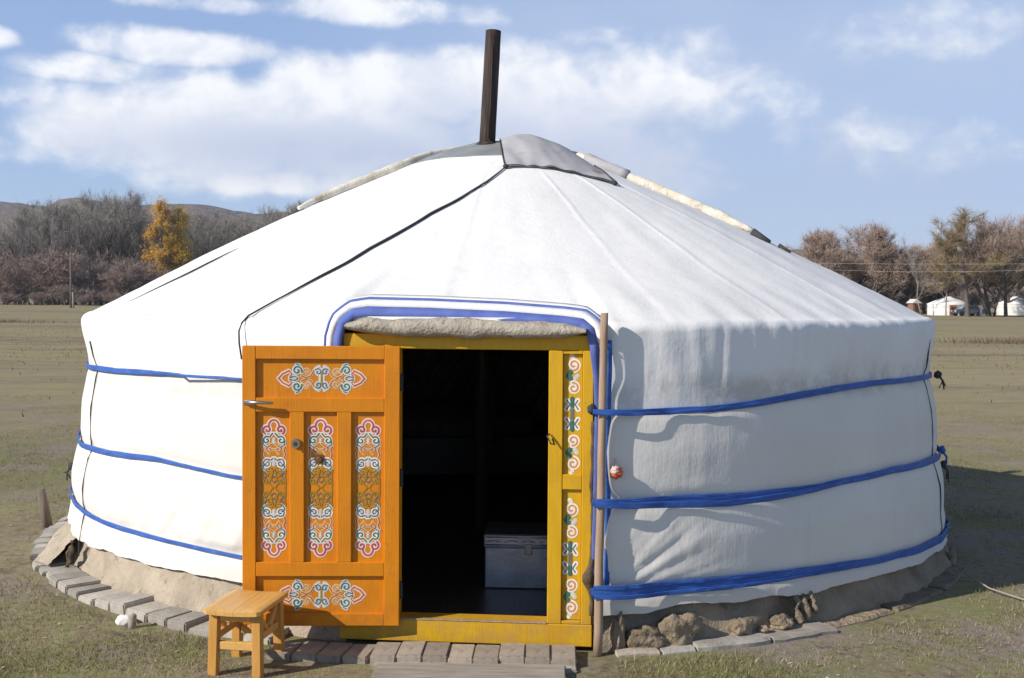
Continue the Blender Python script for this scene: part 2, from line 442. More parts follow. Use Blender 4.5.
def litter():
    mb = MB()
    for i in range(900):
        z = 4.4 + 16 * random.random() ** 1.6; y = z - D; x = random.uniform(-.5, .5) * z
        if math.hypot(x, y) < 3.3 or (abs(x + .15) < .62 and -3.6 < y < -3): continue
        s = random.uniform(.006, .018); a = random.random() * PI
        c = Vector((x, y, gz(x, y) + .006))
        ax = Vector((cos(a), sin(a), random.uniform(-.3, .3))) * s; bx = Vector((-sin(a), cos(a), random.uniform(-.3, .3))) * s * .5
        mb.add([c - ax, c - bx, c + ax, c + bx], [(0, 1, 2, 3)], random.choice((0, 0, 1, 2)))
    mb.build('leaves', [plain('dry_leaf', (.34, .25, .12)), plain('brown_leaf', (.13, .085, .045)), plain('pale_straw', (.48, .41, .27))],
             label='dry fallen leaves and straw bits scattered over the grass', cat='leaf litter', kind='stuff')
litter()

def weeds():
    mb = MB()
    for cx, cy, sx_, sy_, n in ((-14, 30, 14, 26, 2600), (16, 30, 12, 26, 2000), (22, 38, 4.2, 2.6, 2600), (-33, 62, 5, 3, 900), (13, 44, 2.5, 1.5, 260)):
        for i in range(n):
            x = random.gauss(cx, sx_ * .5); y = random.gauss(cy, sy_ * .5); h = random.uniform(.05, .32) if n not in (2600, 2000) or cx == 22 else random.uniform(.03, .10)
            if y < 4: continue
            a = random.random() * 2 * PI; w = .012; l = random.uniform(-.25, .25)
            z = gz(x, y)
            mb.add([(x - w * cos(a), y - w * sin(a), z), (x + w * cos(a), y + w * sin(a), z), (x + l * h * 2, y + l * h, z + h)], [(0, 1, 2)], 0)
    mb.build('weeds', plain('dry_weed', (.15, .105, .07)), label='low brown dry weeds scattered and in patches over the open field', cat='weeds', kind='stuff')
weeds()

# ------------------------------------------------------------------ hills
def hills(name, prof, dist, depth, m, amp, lab=None):
    rows = []
    n = 420
    px0, px1 = prof[0][0], prof[-1][0]
    for j in range(40):
        s = j / 39
        row = []
        for i in range(n + 1):
            px = lerp(px0, px1, i / n)
            a = math.atan((px - 512) / F)
            top = interp(prof, px) / F * dist
            d = dist * .62 + s * depth
            x, y = d * math.tan(a), d
            sh = math.sin(min(s / .72, 1) * PI / 2) ** 1.15 if s < .72 else 1 - (s - .72) / .28 * .8
            z = (top + 1.6) * sh + amp * noise.fractal(Vector((x * .012, y * .012, 3)), 1, 2, 5) * sh + amp * .28 * nz(x * .09, y * .09)* sh
            row.append((x, y - D, z - 1))
        rows.append(row)
    mb = MB(); mb.grid(rows); return mb.build(name, m, kind='structure')
m, t, b = mat('wooded_hillside', .95, 0, .05)
v = t.coord('Object'); n1 = t.noise(v, .012, 6, .6); n2 = t.noise(v, .11, 5, .7); n3 = t.noise(v, .006, 4, .5)
c = t.ramp(n2, [(.36, (.075, .070, .080)), (.5, (.17, .150, .145)), (.64, (.27, .23, .205))])
c = t.mix(t.maprange(n3, .42, .60, 0, .8), c, (.225, .165, .130))
c = t.mix(t.maprange(n1, .56, .70, 0, .6), c, (.21, .19, .155))
t.link(c, b.inputs['Base Color']); t.link(t.bump(n2, 1, 4), b.inputs['Normal'])
M['hill'] = m
hills('hill', [(-1500, 2), (-900, 30), (-420, 60), (-260, 85), (-120, 108), (-40, 100), (0, 97), (20, 95), (50, 91), (62, 97), (80, 100), (95, 99), (130, 95), (200, 94), (230, 88), (262, 84), (290, 89), (310, 88),
               (380, 80), (520, 66), (640, 58), (760, 52), (800, 53), (840, 48), (900, 48), (960, 44), (1040, 40), (1200, 44), (1400, 50), (1800, 30), (2400, 2)], 1250, 760, M['hill'], 7)

# ------------------------------------------------------------------ trees
def grow_tree(seed, height, trunk_r, first, spread, up_pull, levels, twig_n, twig_l, twig_w, lean=0., crook=.12, width=1.0, kids=6, leaf=None, stems=1):
    """returns (limb mesh builder, crown mesh builder), trunk foot at the origin"""
    rnd = random.Random(seed)
    wood, tw = MB(), MB()
    tips = []
    def branch(p, d, L, r, lev):
        n = 5 if lev == 0 else 4
        pts = [p.copy()]; rs = [r]; q = p.copy(); dd = d.copy()
        for i in range(n):
            dd = (dd + Vector((rnd.gauss(0, crook), rnd.gauss(0, crook), rnd.gauss(0, crook * .5) + up_pull * .10))).normalized()
            q = q + dd * (L / n); pts.append(q.copy()); rs.append(r * (1 - .72 * (i + 1) / n))
        wood.tube(pts, rs, 6 if lev == 0 else 4, cap=False)
        if lev >= levels:
            tips.append((pts, dd)); return
        if lev == levels - 1: tips.append((pts[2:], dd))
        k = kids + (2 if lev == 0 else 0)
        for i in range(k):
            s = lerp(first if lev == 0 else .25, 1.0, (i + rnd.random() * .8) / k)
            f = s * n; i0 = min(int(f), n - 1); pp = pts[i0].lerp(pts[i0 + 1], f - i0)
            base = (pts[i0 + 1] - pts[i0]).normalized()
            az = rnd.random() * 2 * PI + i * 2.4
            side = Vector((cos(az), sin(az), 0)); side = (side - base * side.dot(base)).normalized()
            ang = rad(spread) * rnd.uniform(.7, 1.25)
            nd = (base * cos(ang) + side * sin(ang)).normalized()
            nl = L * (rnd.uniform(.36, .58) if lev == 0 else rnd.uniform(.45, .7)) * (1.15 - .5 * s if lev == 0 else 1)
            branch(pp, nd, nl, max(rs[i0] * .55, .012), lev + 1)
    for s_ in range(stems):
        aa = rnd.random() * 2 * PI
        d0 = Vector((lean + (.35 * cos(aa) if stems > 1 else 0), .3 * sin(aa) if stems > 1 else 0, 1)).normalized()
        branch(Vector((.3 * cos(aa) if stems > 1 else 0, .3 * sin(aa) if stems > 1 else 0, -.2)), d0, height * .82, trunk_r, 0)
    for i in range(twig_n):
        pts, dd = rnd.choice(tips); k = rnd.randrange(len(pts) - 1)
        p = pts[k].lerp(pts[k + 1], rnd.random())
        d = (dd * .8 + Vector((rnd.gauss(0, .7), rnd.gauss(0, .7), rnd.gauss(.1, .6)))).normalized()
        L = twig_l * rnd.uniform(.5, 1.2)
        if leaf:
            a = Vector((rnd.gauss(0, 1), rnd.gauss(0, 1), rnd.gauss(0, 1))).normalized() * leaf * rnd.uniform(.6, 1.2)
            b = a.cross(d).normalized() * leaf * .8
            c = p + d * L * rnd.random()
            tw.add([c - a, c - b, c + a, c + b], [(0, 1, 2, 3)], 0 if rnd.random() < .6 else 1)
        else:
            w = d.cross(Vector((rnd.gauss(0, 1), rnd.gauss(0, 1), rnd.gauss(0, 1)))).normalized() * twig_w
            q = p + d * L * .55 + Vector((0, 0, up_pull * .05 * L)); e = q + (d + Vector((rnd.gauss(0, .3), rnd.gauss(0, .3), rnd.gauss(0, .3)))) * L * .45
            tw.add([p - w, p + w, q + w * .7, q - w * .7, e], [(0, 1, 2, 3), (3, 2, 4)], 0 if rnd.random() < .6 else 1)
    return wood, tw
M['bark_grey'] = mottled('grey_bark', (.20, .18, .16), (.32, .29, .26), 3, .95, .5, .02, stretch=(4, 4, .6))
M['bark_black'] = mottled('blackish_bark', (.035, .030, .027), (.075, .065, .058), 3, .95, .5, .02, stretch=(4, 4, .6))
M['bark_dark'] = mottled('dark_bark', (.085, .074, .066), (.15, .132, .117), 3, .95, .5, .02, stretch=(4, 4, .6))
tw = {'grey': [(.28, .255, .232), (.34, .31, .275)], 'purple': [(.285, .215, .185), (.35, .265, .225)], 'brown': [(.35, .255, .205), (.42, .315, .25)],
      'tan': [(.26, .195, .105), (.31, .24, .14)], 'gold': [(.52, .33, .04), (.64, .44, .06)], 'amber': [(.50, .27, .035), (.60, .36, .05)], 'olive': [(.28, .265, .205), (.33, .31, .245)]}
for k, (a, b2) in tw.items(): M['tw_' + k] = [plain('twigs_%s_a' % k, a, .9), plain('twigs_%s_b' % k, b2, .9)]
protos = {}
def proto(kind, tone, bark, **kw):
    w, c = grow_tree(**kw)
    root = empty('bare_tree', (0, 0, 0))
    zs = sorted(v[2] for v in c.v); top = zs[int(len(zs) * .995)]
    a = w.build('trunk', M[bark], root); b = c.build('crown', M['tw_' + tone], root)
    protos[kind] = [root, [a, b], top, False]
proto('tall1', 'grey', 'bark_dark', seed=1, height=21, trunk_r=.42, first=.25, spread=34, up_pull=2.6, crook=.10, levels=3, twig_n=6000, twig_l=1.5, twig_w=.020)
proto('tall2', 'grey', 'bark_grey', seed=2, height=21, trunk_r=.40, first=.34, spread=38, up_pull=2.4, crook=.09, levels=3, twig_n=6000, twig_l=1.5, twig_w=.020)
proto('tall3', 'olive', 'bark_dark', seed=5, height=18, trunk_r=.27, first=.25, spread=36, up_pull=2.0, crook=.1, levels=3, twig_n=6000, twig_l=1.5, twig_w=.022, stems=2)
proto('shrub1', 'purple', 'bark_dark', seed=11, height=8, trunk_r=.13, first=.15, spread=42, up_pull=.5, levels=2, twig_n=5000, twig_l=1.3, twig_w=.022, stems=5, kids=6)
proto('shrub2', 'purple', 'bark_dark', seed=12, height=8, trunk_r=.13, first=.15, spread=48, up_pull=.4, levels=2, twig_n=5000, twig_l=1.3, twig_w=.022, stems=4, kids=6)
proto('shrub3', 'purple', 'bark_dark', seed=13, height=6, trunk_r=.11, first=.1, spread=44, up_pull=.4, levels=2, twig_n=4500, twig_l=1.1, twig_w=.022, stems=5, kids=6)
proto('willow1', 'brown', 'bark_dark', seed=26, height=12, trunk_r=.42, first=.25, spread=46, up_pull=1.3, levels=3, twig_n=11000, twig_l=1.2, twig_w=.018, stems=2)
proto('willow2', 'brown', 'bark_dark', seed=27, height=12, trunk_r=.30, first=.25, spread=46, up_pull=1.2, levels=3, twig_n=11000, twig_l=1.2, twig_w=.018, stems=3)
proto('willow3', 'tan', 'bark_dark', seed=24, height=13, trunk_r=.36, first=.3, spread=50, up_pull=.4, levels=3, twig_n=10000, twig_l=1.3, twig_w=.018, lean=-.16)
proto('trunky', 'grey', 'bark_grey', seed=33, height=20, trunk_r=.44, first=.45, spread=38, up_pull=1.8, crook=.07, levels=2, twig_n=2200, twig_l=1.4, twig_w=.022)
proto('dark_trunky', 'grey', 'bark_black', seed=35, height=20, trunk_r=.46, first=.35, spread=42, up_pull=1.6, crook=.10, levels=2, twig_n=2200, twig_l=1.4, twig_w=.022)
proto('thin', 'grey', 'bark_grey', seed=31, height=12, trunk_r=.14, first=.3, spread=32, up_pull=1.0, levels=2, twig_n=1500, twig_l=1.0, twig_w=.016)
def tree(kind, px, Z, h, label, group=None, name=None, wid=1.0, cat='tree'):
    root, kids, hh, used = protos[kind]
    if not used: o = root; protos[kind][3] = True
    else: o = copy_tree(root, kids)
    x, y = (px - 512) / F * Z, Z - D
    o.location = (x, y, gz(x, y) - .1)
    s = h / hh; o.scale = (s * wid, s * wid, s)
    o.rotation_euler = (0, 0, random.random() * 6.28)
    if name: o.name = name
    for k in ('group',):
        if k in o: del o[k]
    tag(o, label, cat, group); return o
# left wood: (px, Z, height, kind)
GT, GS, GB = 'tall bare trees of the left wood', 'leafless undershrubs of the left wood', 'bare trees beyond the right side of the yurt'
LT = 'tall leafless tree standing in the dense wood left of the yurt'
def column_tree(kind, tone, seed, height, rad_, n):
    rnd = random.Random(seed); wood, lf = MB(), MB()
    def prof(h): return rad_ * (sin(PI * min(1, (.10 + .90 * h)) ** .85) ** .55) * (.85 + .3 * nz(h * 5, seed))
    P = [Vector((.35 * nz(i * .4, seed), .35 * nz(i * .4, seed, 4), height * .93 * i / 12)) for i in range(13)]
    wood.tube(P, [.30 * (1 - .9 * i / 12) + .02 for i in range(13)], 7, cap=False)
    cl = []
    for i in range(110):
        h = .10 + .88 * rnd.random(); a = rnd.random() * 2 * PI; R_ = prof(h) * rnd.uniform(.35, 1.0)
        b0 = P[min(12, int(h * 12))]; zt = height * h; c = Vector((b0.x + R_ * cos(a), b0.y + R_ * sin(a), zt))
        st = Vector((b0.x, b0.y, max(zt - R_ * 1.2, .8)))
        wood.tube([st, st.lerp(c, .5) + Vector((0, 0, -.1)), c], [.07, .05, .015], 4, cap=False); cl.append((c, rnd.uniform(.5, 1.15)))
    for i in range(n):
        c, q = rnd.choice(cl); p = c + Vector((rnd.gauss(0, .5), rnd.gauss(0, .5), rnd.gauss(0, .62))) * q
        d = Vector((rnd.gauss(0, 1), rnd.gauss(0, 1), rnd.gauss(0, 1))).normalized() * rnd.uniform(.07, .13); e = d.orthogonal().normalized() * d.length * .85
        lf.add([p - d, p - e, p + d, p + e], [(0, 1, 2, 3)], 0 if rnd.random() < .6 else 1)
    root = empty('autumn_tree', (0, 0, 0)); a = wood.build('trunk', M['bark_dark'], root); b = lf.build('crown', M['tw_' + tone], root)
    protos[kind] = [root, [a, b], height, False]
column_tree('gold', 'gold', 41, 22, 2.6, 15000); column_tree('amber', 'amber', 42, 22, 2.9, 16000)
for px, Z, h, k in ((-60, 245, 18, 'tall2'), (-25, 240, 17, 'tall1'), (-5, 262, 17, 'tall3'), (26, 262, 16.5, 'tall2'), (44, 250, 20, 'tall3'), (60, 262, 21, 'tall2'), (70, 248, 20.5, 'tall1'), (85, 262, 21.5, 'tall3'),
                    (96, 250, 22, 'tall2'), (120, 246, 22.5, 'tall2'), (126, 260, 21.5, 'tall3'), (138, 254, 20, 'tall1'), (204, 250, 19, 'tall2'), (216, 260, 17.5, 'tall3'),
                    (230, 248, 17.5, 'tall1'), (243, 262, 18, 'tall3'), (252, 250, 17, 'tall2'), (268, 262, 20, 'tall3'), (280, 250, 20, 'tall2'), (294, 258, 21, 'tall3'), (312, 252, 21, 'tall2'), (332, 256, 18, 'tall3'), (350, 256, 18, 'tall2'), (372, 258, 18, 'tall3'), (394, 254, 18, 'tall2'), (-85, 250, 17, 'tall3'), (-110, 246, 18, 'tall1'), (-140, 252, 17, 'tall2'),
                    (34, 240, 17.5, 'tall2'), (52, 272, 20, 'tall1'), (76, 274, 21, 'tall2'), (114, 266, 21.5, 'tall1'), (132, 244, 20, 'tall2'), (190, 258, 19, 'tall2'), (224, 254, 17.5, 'tall2'), (260, 256, 17.5, 'tall1'), (304, 250, 18, 'tall1'), (16, 254, 17, 'tall2'), (-14, 250, 16.5, 'tall2'), (198, 262, 19, 'tall3'), (150, 268, 18, 'tall2'), (178, 268, 18, 'tall3'), (8, 275, 17, 'tall3'), (105, 275, 21, 'tall3')):
    tree(k, px, Z, h * 1.10, LT, GT, 'bare_tree', 1.12)
tree('tall1', 108, 238, 23.8, 'tallest bare tree of the left wood, its thin top above the hill ridge', cat='tree')
tree('tall1', 14, 236, 15.5, 'dark forked bare tree with open limbs at the left edge of the wood', cat='tree')
for px, Z, h, k in ((20, 233, 16, 'dark_trunky'), (38, 236, 18, 'dark_trunky'), (49, 234, 19, 'trunky'), (58, 238, 19, 'dark_trunky'), (75, 234, 20, 'dark_trunky'), (90, 235, 20, 'trunky'), (101, 234, 21.5, 'dark_trunky'), (115, 233, 22, 'dark_trunky'), (124, 235, 21, 'trunky'), (134, 234, 20, 'dark_trunky'), (144, 236, 19, 'trunky'),
                    (199, 238, 19, 'trunky'), (211, 240, 18.5, 'dark_trunky'), (226, 238, 18, 'trunky'), (240, 240, 19, 'dark_trunky'), (257, 240, 19, 'trunky'), (272, 240, 20, 'dark_trunky'), (287, 244, 21, 'dark_trunky'), (303, 244, 22, 'trunky'), (320, 246, 22, 'dark_trunky')):
    tree(k, px, Z, h, 'bare tree with a clearly visible tall trunk at the front of the left wood', 'bare trees with visible trunks at the front of the left wood', 'bare_tree')
LS = 'rounded purplish leafless bush along the foot of the left wood'
for px, Z, h, k in ((-40, 226, 9, 'shrub1'), (-18, 224, 9.5, 'shrub2'), (2, 226, 10, 'shrub1'), (18, 222, 8, 'shrub2'), (33, 228, 10, 'shrub2'), (56, 222, 11, 'shrub1'), (66, 230, 9, 'shrub2'), (86, 224, 11, 'shrub2'), (100, 230, 9, 'shrub1'),
                    (130, 222, 8, 'shrub1'), (140, 224, 9, 'shrub2'), (150, 226, 8, 'shrub2'), (143, 236, 11, 'shrub1'), (196, 226, 8, 'shrub1'), (214, 228, 8, 'shrub2'), (232, 228, 8, 'shrub1')):
    tree(k, px, Z, h, LS, GS, 'leafless_bush', 1.15, 'bush')
L3 = 'low grey leafless bush at the edge of the field before the left wood'
for px, Z, h in ((-30, 215, 3), (8, 214, 2.4), (24, 222, 4.5), (42, 214, 2.6), (66, 218, 4), (81, 214, 2.2), (97, 218, 3), (114, 216, 2.5), (126, 222, 4), (140, 218, 3), (160, 222, 4), (205, 222, 4)):
    tree('shrub3', px, Z, h, L3, 'low grey bushes before the left wood', 'leafless_bush', 1.5, 'bush')
tree('amber', 162, 229, 21.6, 'amber leaved tall tree, the left and taller of the two autumn coloured trees', cat='tree', name='autumn_tree', wid=1.35)
tree('gold', 179, 230, 20.2, 'golden yellow leaved tree standing right beside the amber one', cat='tree', name='autumn_tree', wid=1.35)
# right side
LR = 'brown bare tree in the belt right of the yurt'
for px, Z, h, k in ((822, 172, 11.8, 'willow1'), (846, 176, 12.0, 'willow2'), (866, 170, 12.6, 'willow1'), (890, 176, 9.6, 'willow2'), (906, 170, 9.5, 'willow1'), (925, 176, 10, 'willow2'), (942, 180, 10.5, 'willow1'), (800, 176, 8, 'willow2'),
                    (958, 190, 8.5, 'willow2'), (1012, 162, 12.5, 'willow2'), (1034, 158, 13, 'willow1'), (1062, 165, 13, 'willow2'), (782, 182, 7, 'willow1'), (876, 195, 10, 'willow2'), (985, 190, 9, 'willow1'), (768, 190, 8.5, 'willow1'), (1088, 170, 12, 'willow1'), (1115, 176, 11, 'willow2'), (735, 200, 10, 'willow1'), (705, 196, 9, 'willow2'), (756, 196, 9.5, 'willow2'), (808, 186, 10.5, 'willow2')):
    tree(k, px, Z, h * 1.06, LR, GB, 'bare_tree', 1.12)
tree('willow3', 968, 146, 13.8, 'big leaning tan willow with dark trunk beside the far white yurt')
tree('willow2', 992, 150, 13.2, 'broad brown tree with dark trunk between the two far white tents')
tree('willow3', 1006, 152, 11.5, 'tan twigged tree standing just before the farther white tent at the right')
tree('thin', 916, 155, 9.6, 'slender bare tree poking above the belt left of the far yurt')
tree('thin', 946, 150, 9.2, 'thin bare tree standing in front of the far white yurt')
tree('tall3', 792, 300, 15.5, 'pale greenish tree peeking over the yurt roof at the left end of the right belt')
LB = 'low leafless bush between the trunks of the right belt'
for px, Z, h, k in ((830, 172, 4, 'shrub1'), (855, 175, 4.5, 'shrub2'), (880, 172, 4.5, 'shrub1'), (900, 178, 4.5, 'shrub2'), (925, 186, 4.5, 'shrub1'), (945, 195, 4.5, 'shrub2'), (975, 186, 4, 'shrub1'), (1000, 195, 4.5, 'shrub2'), (1030, 190, 4.5, 'shrub1')):
    tree(k, px, Z, h, LB, 'low bushes of the right tree belt', 'leafless_bush', 1.4, 'bush')

# ------------------------------------------------------------------ far things
def at(px, Z): return ((px - 512) / F * Z, Z - D)
def utility_pole(px, Z, h, label):
    x, y = at(px, Z)
    r = empty('utility_pole', (x, y, gz(x, y)), label=label, cat='utility pole')
    a = MB(); a.tube([(0, 0, -.1), (.02, 0, h * .5), (0, 0, h)], [.16, .14, .11], 8); a.build('pole', M['stake_wood'], r)
    a = MB(); a.bbox(-.55, .55, -.17, -.11, h - .55, h - .43, .01); a.build('crossarm', M['stake_wood'], r)
    for s in (-.48, .48):
        a = MB(); a.tube([(s, -.14, h - .43), (s, -.14, h - .34), (s, -.14, h - .26)], [.03, .06, .04], 8); a.build('insulator', M['white_orn'], r)
    a = MB(); a.tube([(.42, -.1, -.1), (.40, -.1, 1.0), (.30, -.06, 2.2)], [.13, .12, .12], 8); a.build('stub_post', M['old_wood'], r)
    return (x, y, h)
utility_pole(71, 160, 7.9, 'wooden utility pole standing in the field before the left wood')
pa = utility_pole(690, 118, 6.2, 'wooden utility pole carrying the two wires, hidden behind the yurt')
pb = utility_pole(1180, 92, 5.4, 'wooden utility pole carrying the two wires beyond the right edge')
for s, lab in ((-.48, 'thin upper overhead wire crossing before the right trees'), (.48, 'thin lower overhead wire crossing before the right trees')):
    pts = []
    for i in range(25):
        u = i / 24
        dz = .35 if s < 0 else -.35
        pts.append((lerp(pa[0], pb[0], u) + s * .3, lerp(pa[1], pb[1], u), lerp(pa[2] - .3, pb[2] - .3, u) - 1.1 * 4 * u * (1 - u) * .6 + dz * 4 * u * (1 - u)))
    a = MB(); a.tube(pts, .010, 5); a.build('overhead_wire', plain('aluminium_wire', (.42, .40, .38), .6), label=lab, cat='wire')

def far_yurt(px, Z, R, h, label, rot, sheet=None):
    x, y = at(px, Z)
    r = empty('yurt', (x, y, gz(x, y)), rot, label=label, cat='yurt')
    a = MB(); n = 40
    a.grid([[(R * cos(2 * PI * j / n), R * sin(2 * PI * j / n), z) for j in range(n)] for z in (-.1, .7, h)], closed=True); a.build('wall', M['canvas'], r)
    a = MB(); a.grid([[(q * cos(2 * PI * j / n), q * sin(2 * PI * j / n), z) for j in range(n)] for q, z in ((R + .06, h - .15), (R + .05, h), (R * .6, h + .48), (.6, h + .85), (.5, h + .98), (.05, h + 1.02))], closed=True); a.build('roof', M['canvas'], r)
    a = MB(); a.bbox(-.45, .45, -R - .10, -R + .2, 0, h - .2, .02, 0); d = a.build('door', plain('brown_door', (.30, .13, .05)), r)
    a = MB(); a.bbox(-.28, .28, -R - .125, -R - .09, .15, h - .4, .01, 0); a.build('door_panel', plain('dark_door', (.05, .03, .02)), d)
    for z in (.45, 1.05):
        a = MB(); a.tube([((R + .02) * cos(2 * PI * j / 40), (R + .02) * sin(2 * PI * j / 40), z) for j in range(41)], .02, 5); a.build('strap', M['white_rope'], r)
    return r
far_yurt(948, 158, 2.75, 1.6, 'small distant white yurt with brown door behind tree trunks', rad(-8))
far_yurt(1016, 163, 2.6, 1.7, 'distant white tent partly cut by the right edge of the picture', rad(60))
def far_car():
    x, y = at(967, 150)
    r = empty('car', (x, y, gz(x, y)), rad(8), label='small dark grey car parked against the right side of the distant yurt', cat='car')
    pr = [(-1.9, .35), (-1.95, .75), (-1.1, .9), (-.6, 1.42), (.9, 1.45), (1.5, .95), (1.95, .85), (1.95, .35)]
    a = MB(); w = .8
    vs = [(q, -w, z) for q, z in pr] + [(q, w, z) for q, z in pr]; k = len(pr)
    a.add(vs, [tuple(reversed(range(k)))[::-1], tuple(range(k, 2 * k))[::-1]] + [(i, (i + 1) % k, (i + 1) % k + k, i + k) for i in range(k)])
    a.build('body', mottled('dark_car_paint', (.07, .08, .10), (.09, .10, .12), 3, .3, 0), r)
    a = MB(); a.add([(-.98, -.81, .93), (-.55, -.81, 1.35), (.85, -.81, 1.37), (1.3, -.81, .95)], [(0, 3, 2, 1)]); a.build('side_window', plain('dark_glass', (.03, .04, .05), .1), r)
    a = MB(); a.add([(-1.12, -.7, .92), (-1.12, .7, .92), (-.64, .65, 1.40), (-.64, -.65, 1.40)], [(0, 3, 2, 1)], 0)
    ww = a.build('windscreen', plain('pale_glass', (.25, .30, .36), .08), r); ww.location = (-.03, 0, .02)
    for q in (-1.2, 1.2):
        for s in (-.78, .78):
            a = MB(); a.tube([(q, s - .1, .32), (q, s + .1, .32)], .32, 14); a.build('wheel', plain('tyre_rubber', (.02, .02, .02)), r)
    for s in (-.55, .55):
        a = MB(); a.bbox(-1.98, -1.93, s - .15, s + .15, .6, .74, .01); a.build('headlight', plain('lamp_glass', (.7, .7, .7), .2), r)
far_car()
def far_shed():
    x, y = at(914, 150)
    r = empty('shed', (x, y, gz(x, y)), rad(12), label='small reddish wooden hut with pale roof left of the distant yurt', cat='shed')
    a = MB(); a.bbox(-.55, .55, -.6, .6, -.05, 1.7, .02); a.build('wall', plain('reddish_boards', (.26, .13, .085)), r)
    a = MB(); a.add([(-.75, -.8, 1.65), (.75, -.8, 1.65), (.75, .8, 1.65), (-.75, .8, 1.65), (-.1, -.8, 2.2), (-.1, .8, 2.2)], [(0, 1, 4), (1, 2, 5, 4), (2, 3, 5), (3, 0, 4, 5), (0, 3, 2, 1)]); a.build('roof', plain('pale_sheet_roof', (.58, .57, .55)), r)
    a = MB(); a.bbox(-.25, .25, -.63, -.59, .02, 1.35, .01); a.build('door', plain('dark_hut_door', (.08, .05, .04)), r)
    x, y = at(920, 146); a = MB(); a.tube([(-.45, 0, 2.2), (.25, 0, 0)], [.05, .08], 7); o = a.build('wooden_prop', M['old_wood'], label='pale pole leaning against the reddish far hut', cat='pole'); o.location = (x, y, gz(x, y))
    for px, h, lab in ((893, 1.9, 'short white post standing just above the yurt eave on the right'), (863, 1.3, 'stubby white post seen over the yurt roof slope, left of the taller one'), (981, 1.3, 'small white post between the dark trunks right of the distant yurt')):
        x, y = at(px, 148); a = MB(); a.tube([(0, 0, -.05), (0, 0, h * .9), (0, 0, h)], [.13, .13, .05], 8); o = a.build('marker_post', M['white_stone'], label=lab, cat='post'); o.location = (x, y, gz(x, y))
far_shed()

# ------------------------------------------------------------------ the yurt
CX = -.02
yurt = empty('yurt', (CX, 0, 0), label='large white canvas yurt with blue straps, dark chimney and open orange door', cat='yurt')
HL, HR = -14.4, 7.7       # the doorway cut in the wall
ROPE = [[(-180, 1.15), (-69, 1.168), (-44, 1.195), (-29, 1.203), (-15, 1.19), (7, 1.10), (18, 1.095), (24, 1.112), (30, 1.135), (43, 1.165), (60, 1.155), (72, 1.135), (180, 1.15)],
        [(-180, .68), (-69, .712), (-60, .71), (-40, .748), (-28, .722), (-15, .71), (7, .69), (14, .682), (20, .672), (32, .668), (46, .682), (60, .66), (72, .63), (180, .68)],
        [(-180, .26), (-69, .377), (-58, .354), (-39, .346), (-27, .336), (-15, .32), (7, .283), (17, .27), (29, .252), (45, .228), (64, .180), (80, .17), (180, .26)]]
HEM = [(-180, .15), (-69, .19), (-57, .185), (-41, .208), (-27, .214), (-15, .2), (7, .155), (11, .162), (15, .19), (19, .17), (24, .165), (28, .154), (45, .150), (63, .115), (90, .12), (180, .15)]
BASE = [(0, 3.0), (.18, 2.985), (.3, 2.962), (.5, 2.955), (.7, 2.915), (.95, 2.897), (1.15, 2.866), (1.3, 2.882), (1.43, 2.90)]
def taut(th):
    if HL <= th <= HR: return 1.0
    u = (43 - th) / (43 - HR) if th > 0 else (th + 37.2) / (HL + 37.2)
    u = max(u, 0.)
    return .5 - .5 * cos(PI * u) if th > 0 else u ** 1.7
def wall_r(th, z):
    s = rad(th) * 2.9
    r = interp(BASE, z)
    r += taut(th) * (3.10 - r)
    for k in range(3):
        rz_ = interp(ROPE[k], th)
        r -= .014 * math.exp(-((z - rz_) / .035) ** 2)
        r += .008 * math.exp(-((z - rz_ - .22) / .14) ** 2)
    tight = 1 - .75 * smooth(5, 9, th) * (1 - smooth(50, 80, th))
    r += .012 * tight * nz(s * .9, z * 1.6, 1) + .005 * tight * nz(s * 3.2, z * 2.2, 2)
    # vertical pleats gathered by the straps
    r += .0045 * nz(s * 13, z * 1.1, 3) * (.4 + nz(s * 1.1, 0, 8))
    # slanting tension folds on both sides of the door
    fx, fz = s - rad(7.0) * 2.9, z - .20
    fa, fd = math.atan2(fz, max(fx, 1e-4)), math.hypot(fx, fz)
    e = smooth(.05, .14, fd) * (1 - smooth(.45, .75, fd)) * smooth(.24, .31, z) * (1 - smooth(.56, .66, z)) * (1 if 7 < th < 40 else 0)
    r += e * fd ** .6 * (.011 * nz(fa * 9, fd * 1.4, 4) + .009 * nz(fa * 20, fd * 2.2, 6) + .004 * nz(s * 30, z * 6, 21))
    q = s * .6 - z * .8; p = s * .8 + z * .6
    e = smooth(8, 12, th) * (1 - smooth(26, 40, th)) * smooth(.72, .80, z) * (1 - smooth(1.0, 1.1, z))
    r += .0025 * e * nz(q * 8, p * 1.5, 14)
    e = smooth(6, 10, th) * (1 - smooth(60, 80, th))
    r += e * .003 * nz(s * 2.2, z * 7, 31)
    q2 = s * .8 - z * .6; p2 = s * .6 + z * .8
    e = smooth(-52, -40, th) * (1 - smooth(-20, -16, th)) * smooth(.33, .4, z) * (1 - smooth(.62, .75, z))
    r += .020 * e * nz(q2 * 8, p2 * .9, 5) + .006 * e * nz(q2 * 22, p2 * 2, 15)
    # loose hem
    e = 1 - smooth(.10, .24, z - .03)
    r += e * (.012 * nz(s * 7, z * 3, 7) + .006 * nz(s * 19, z * 5, 9))
    return r
def wp(th, r, z): a = rad(th); return (r * sin(a), -r * cos(a), z)
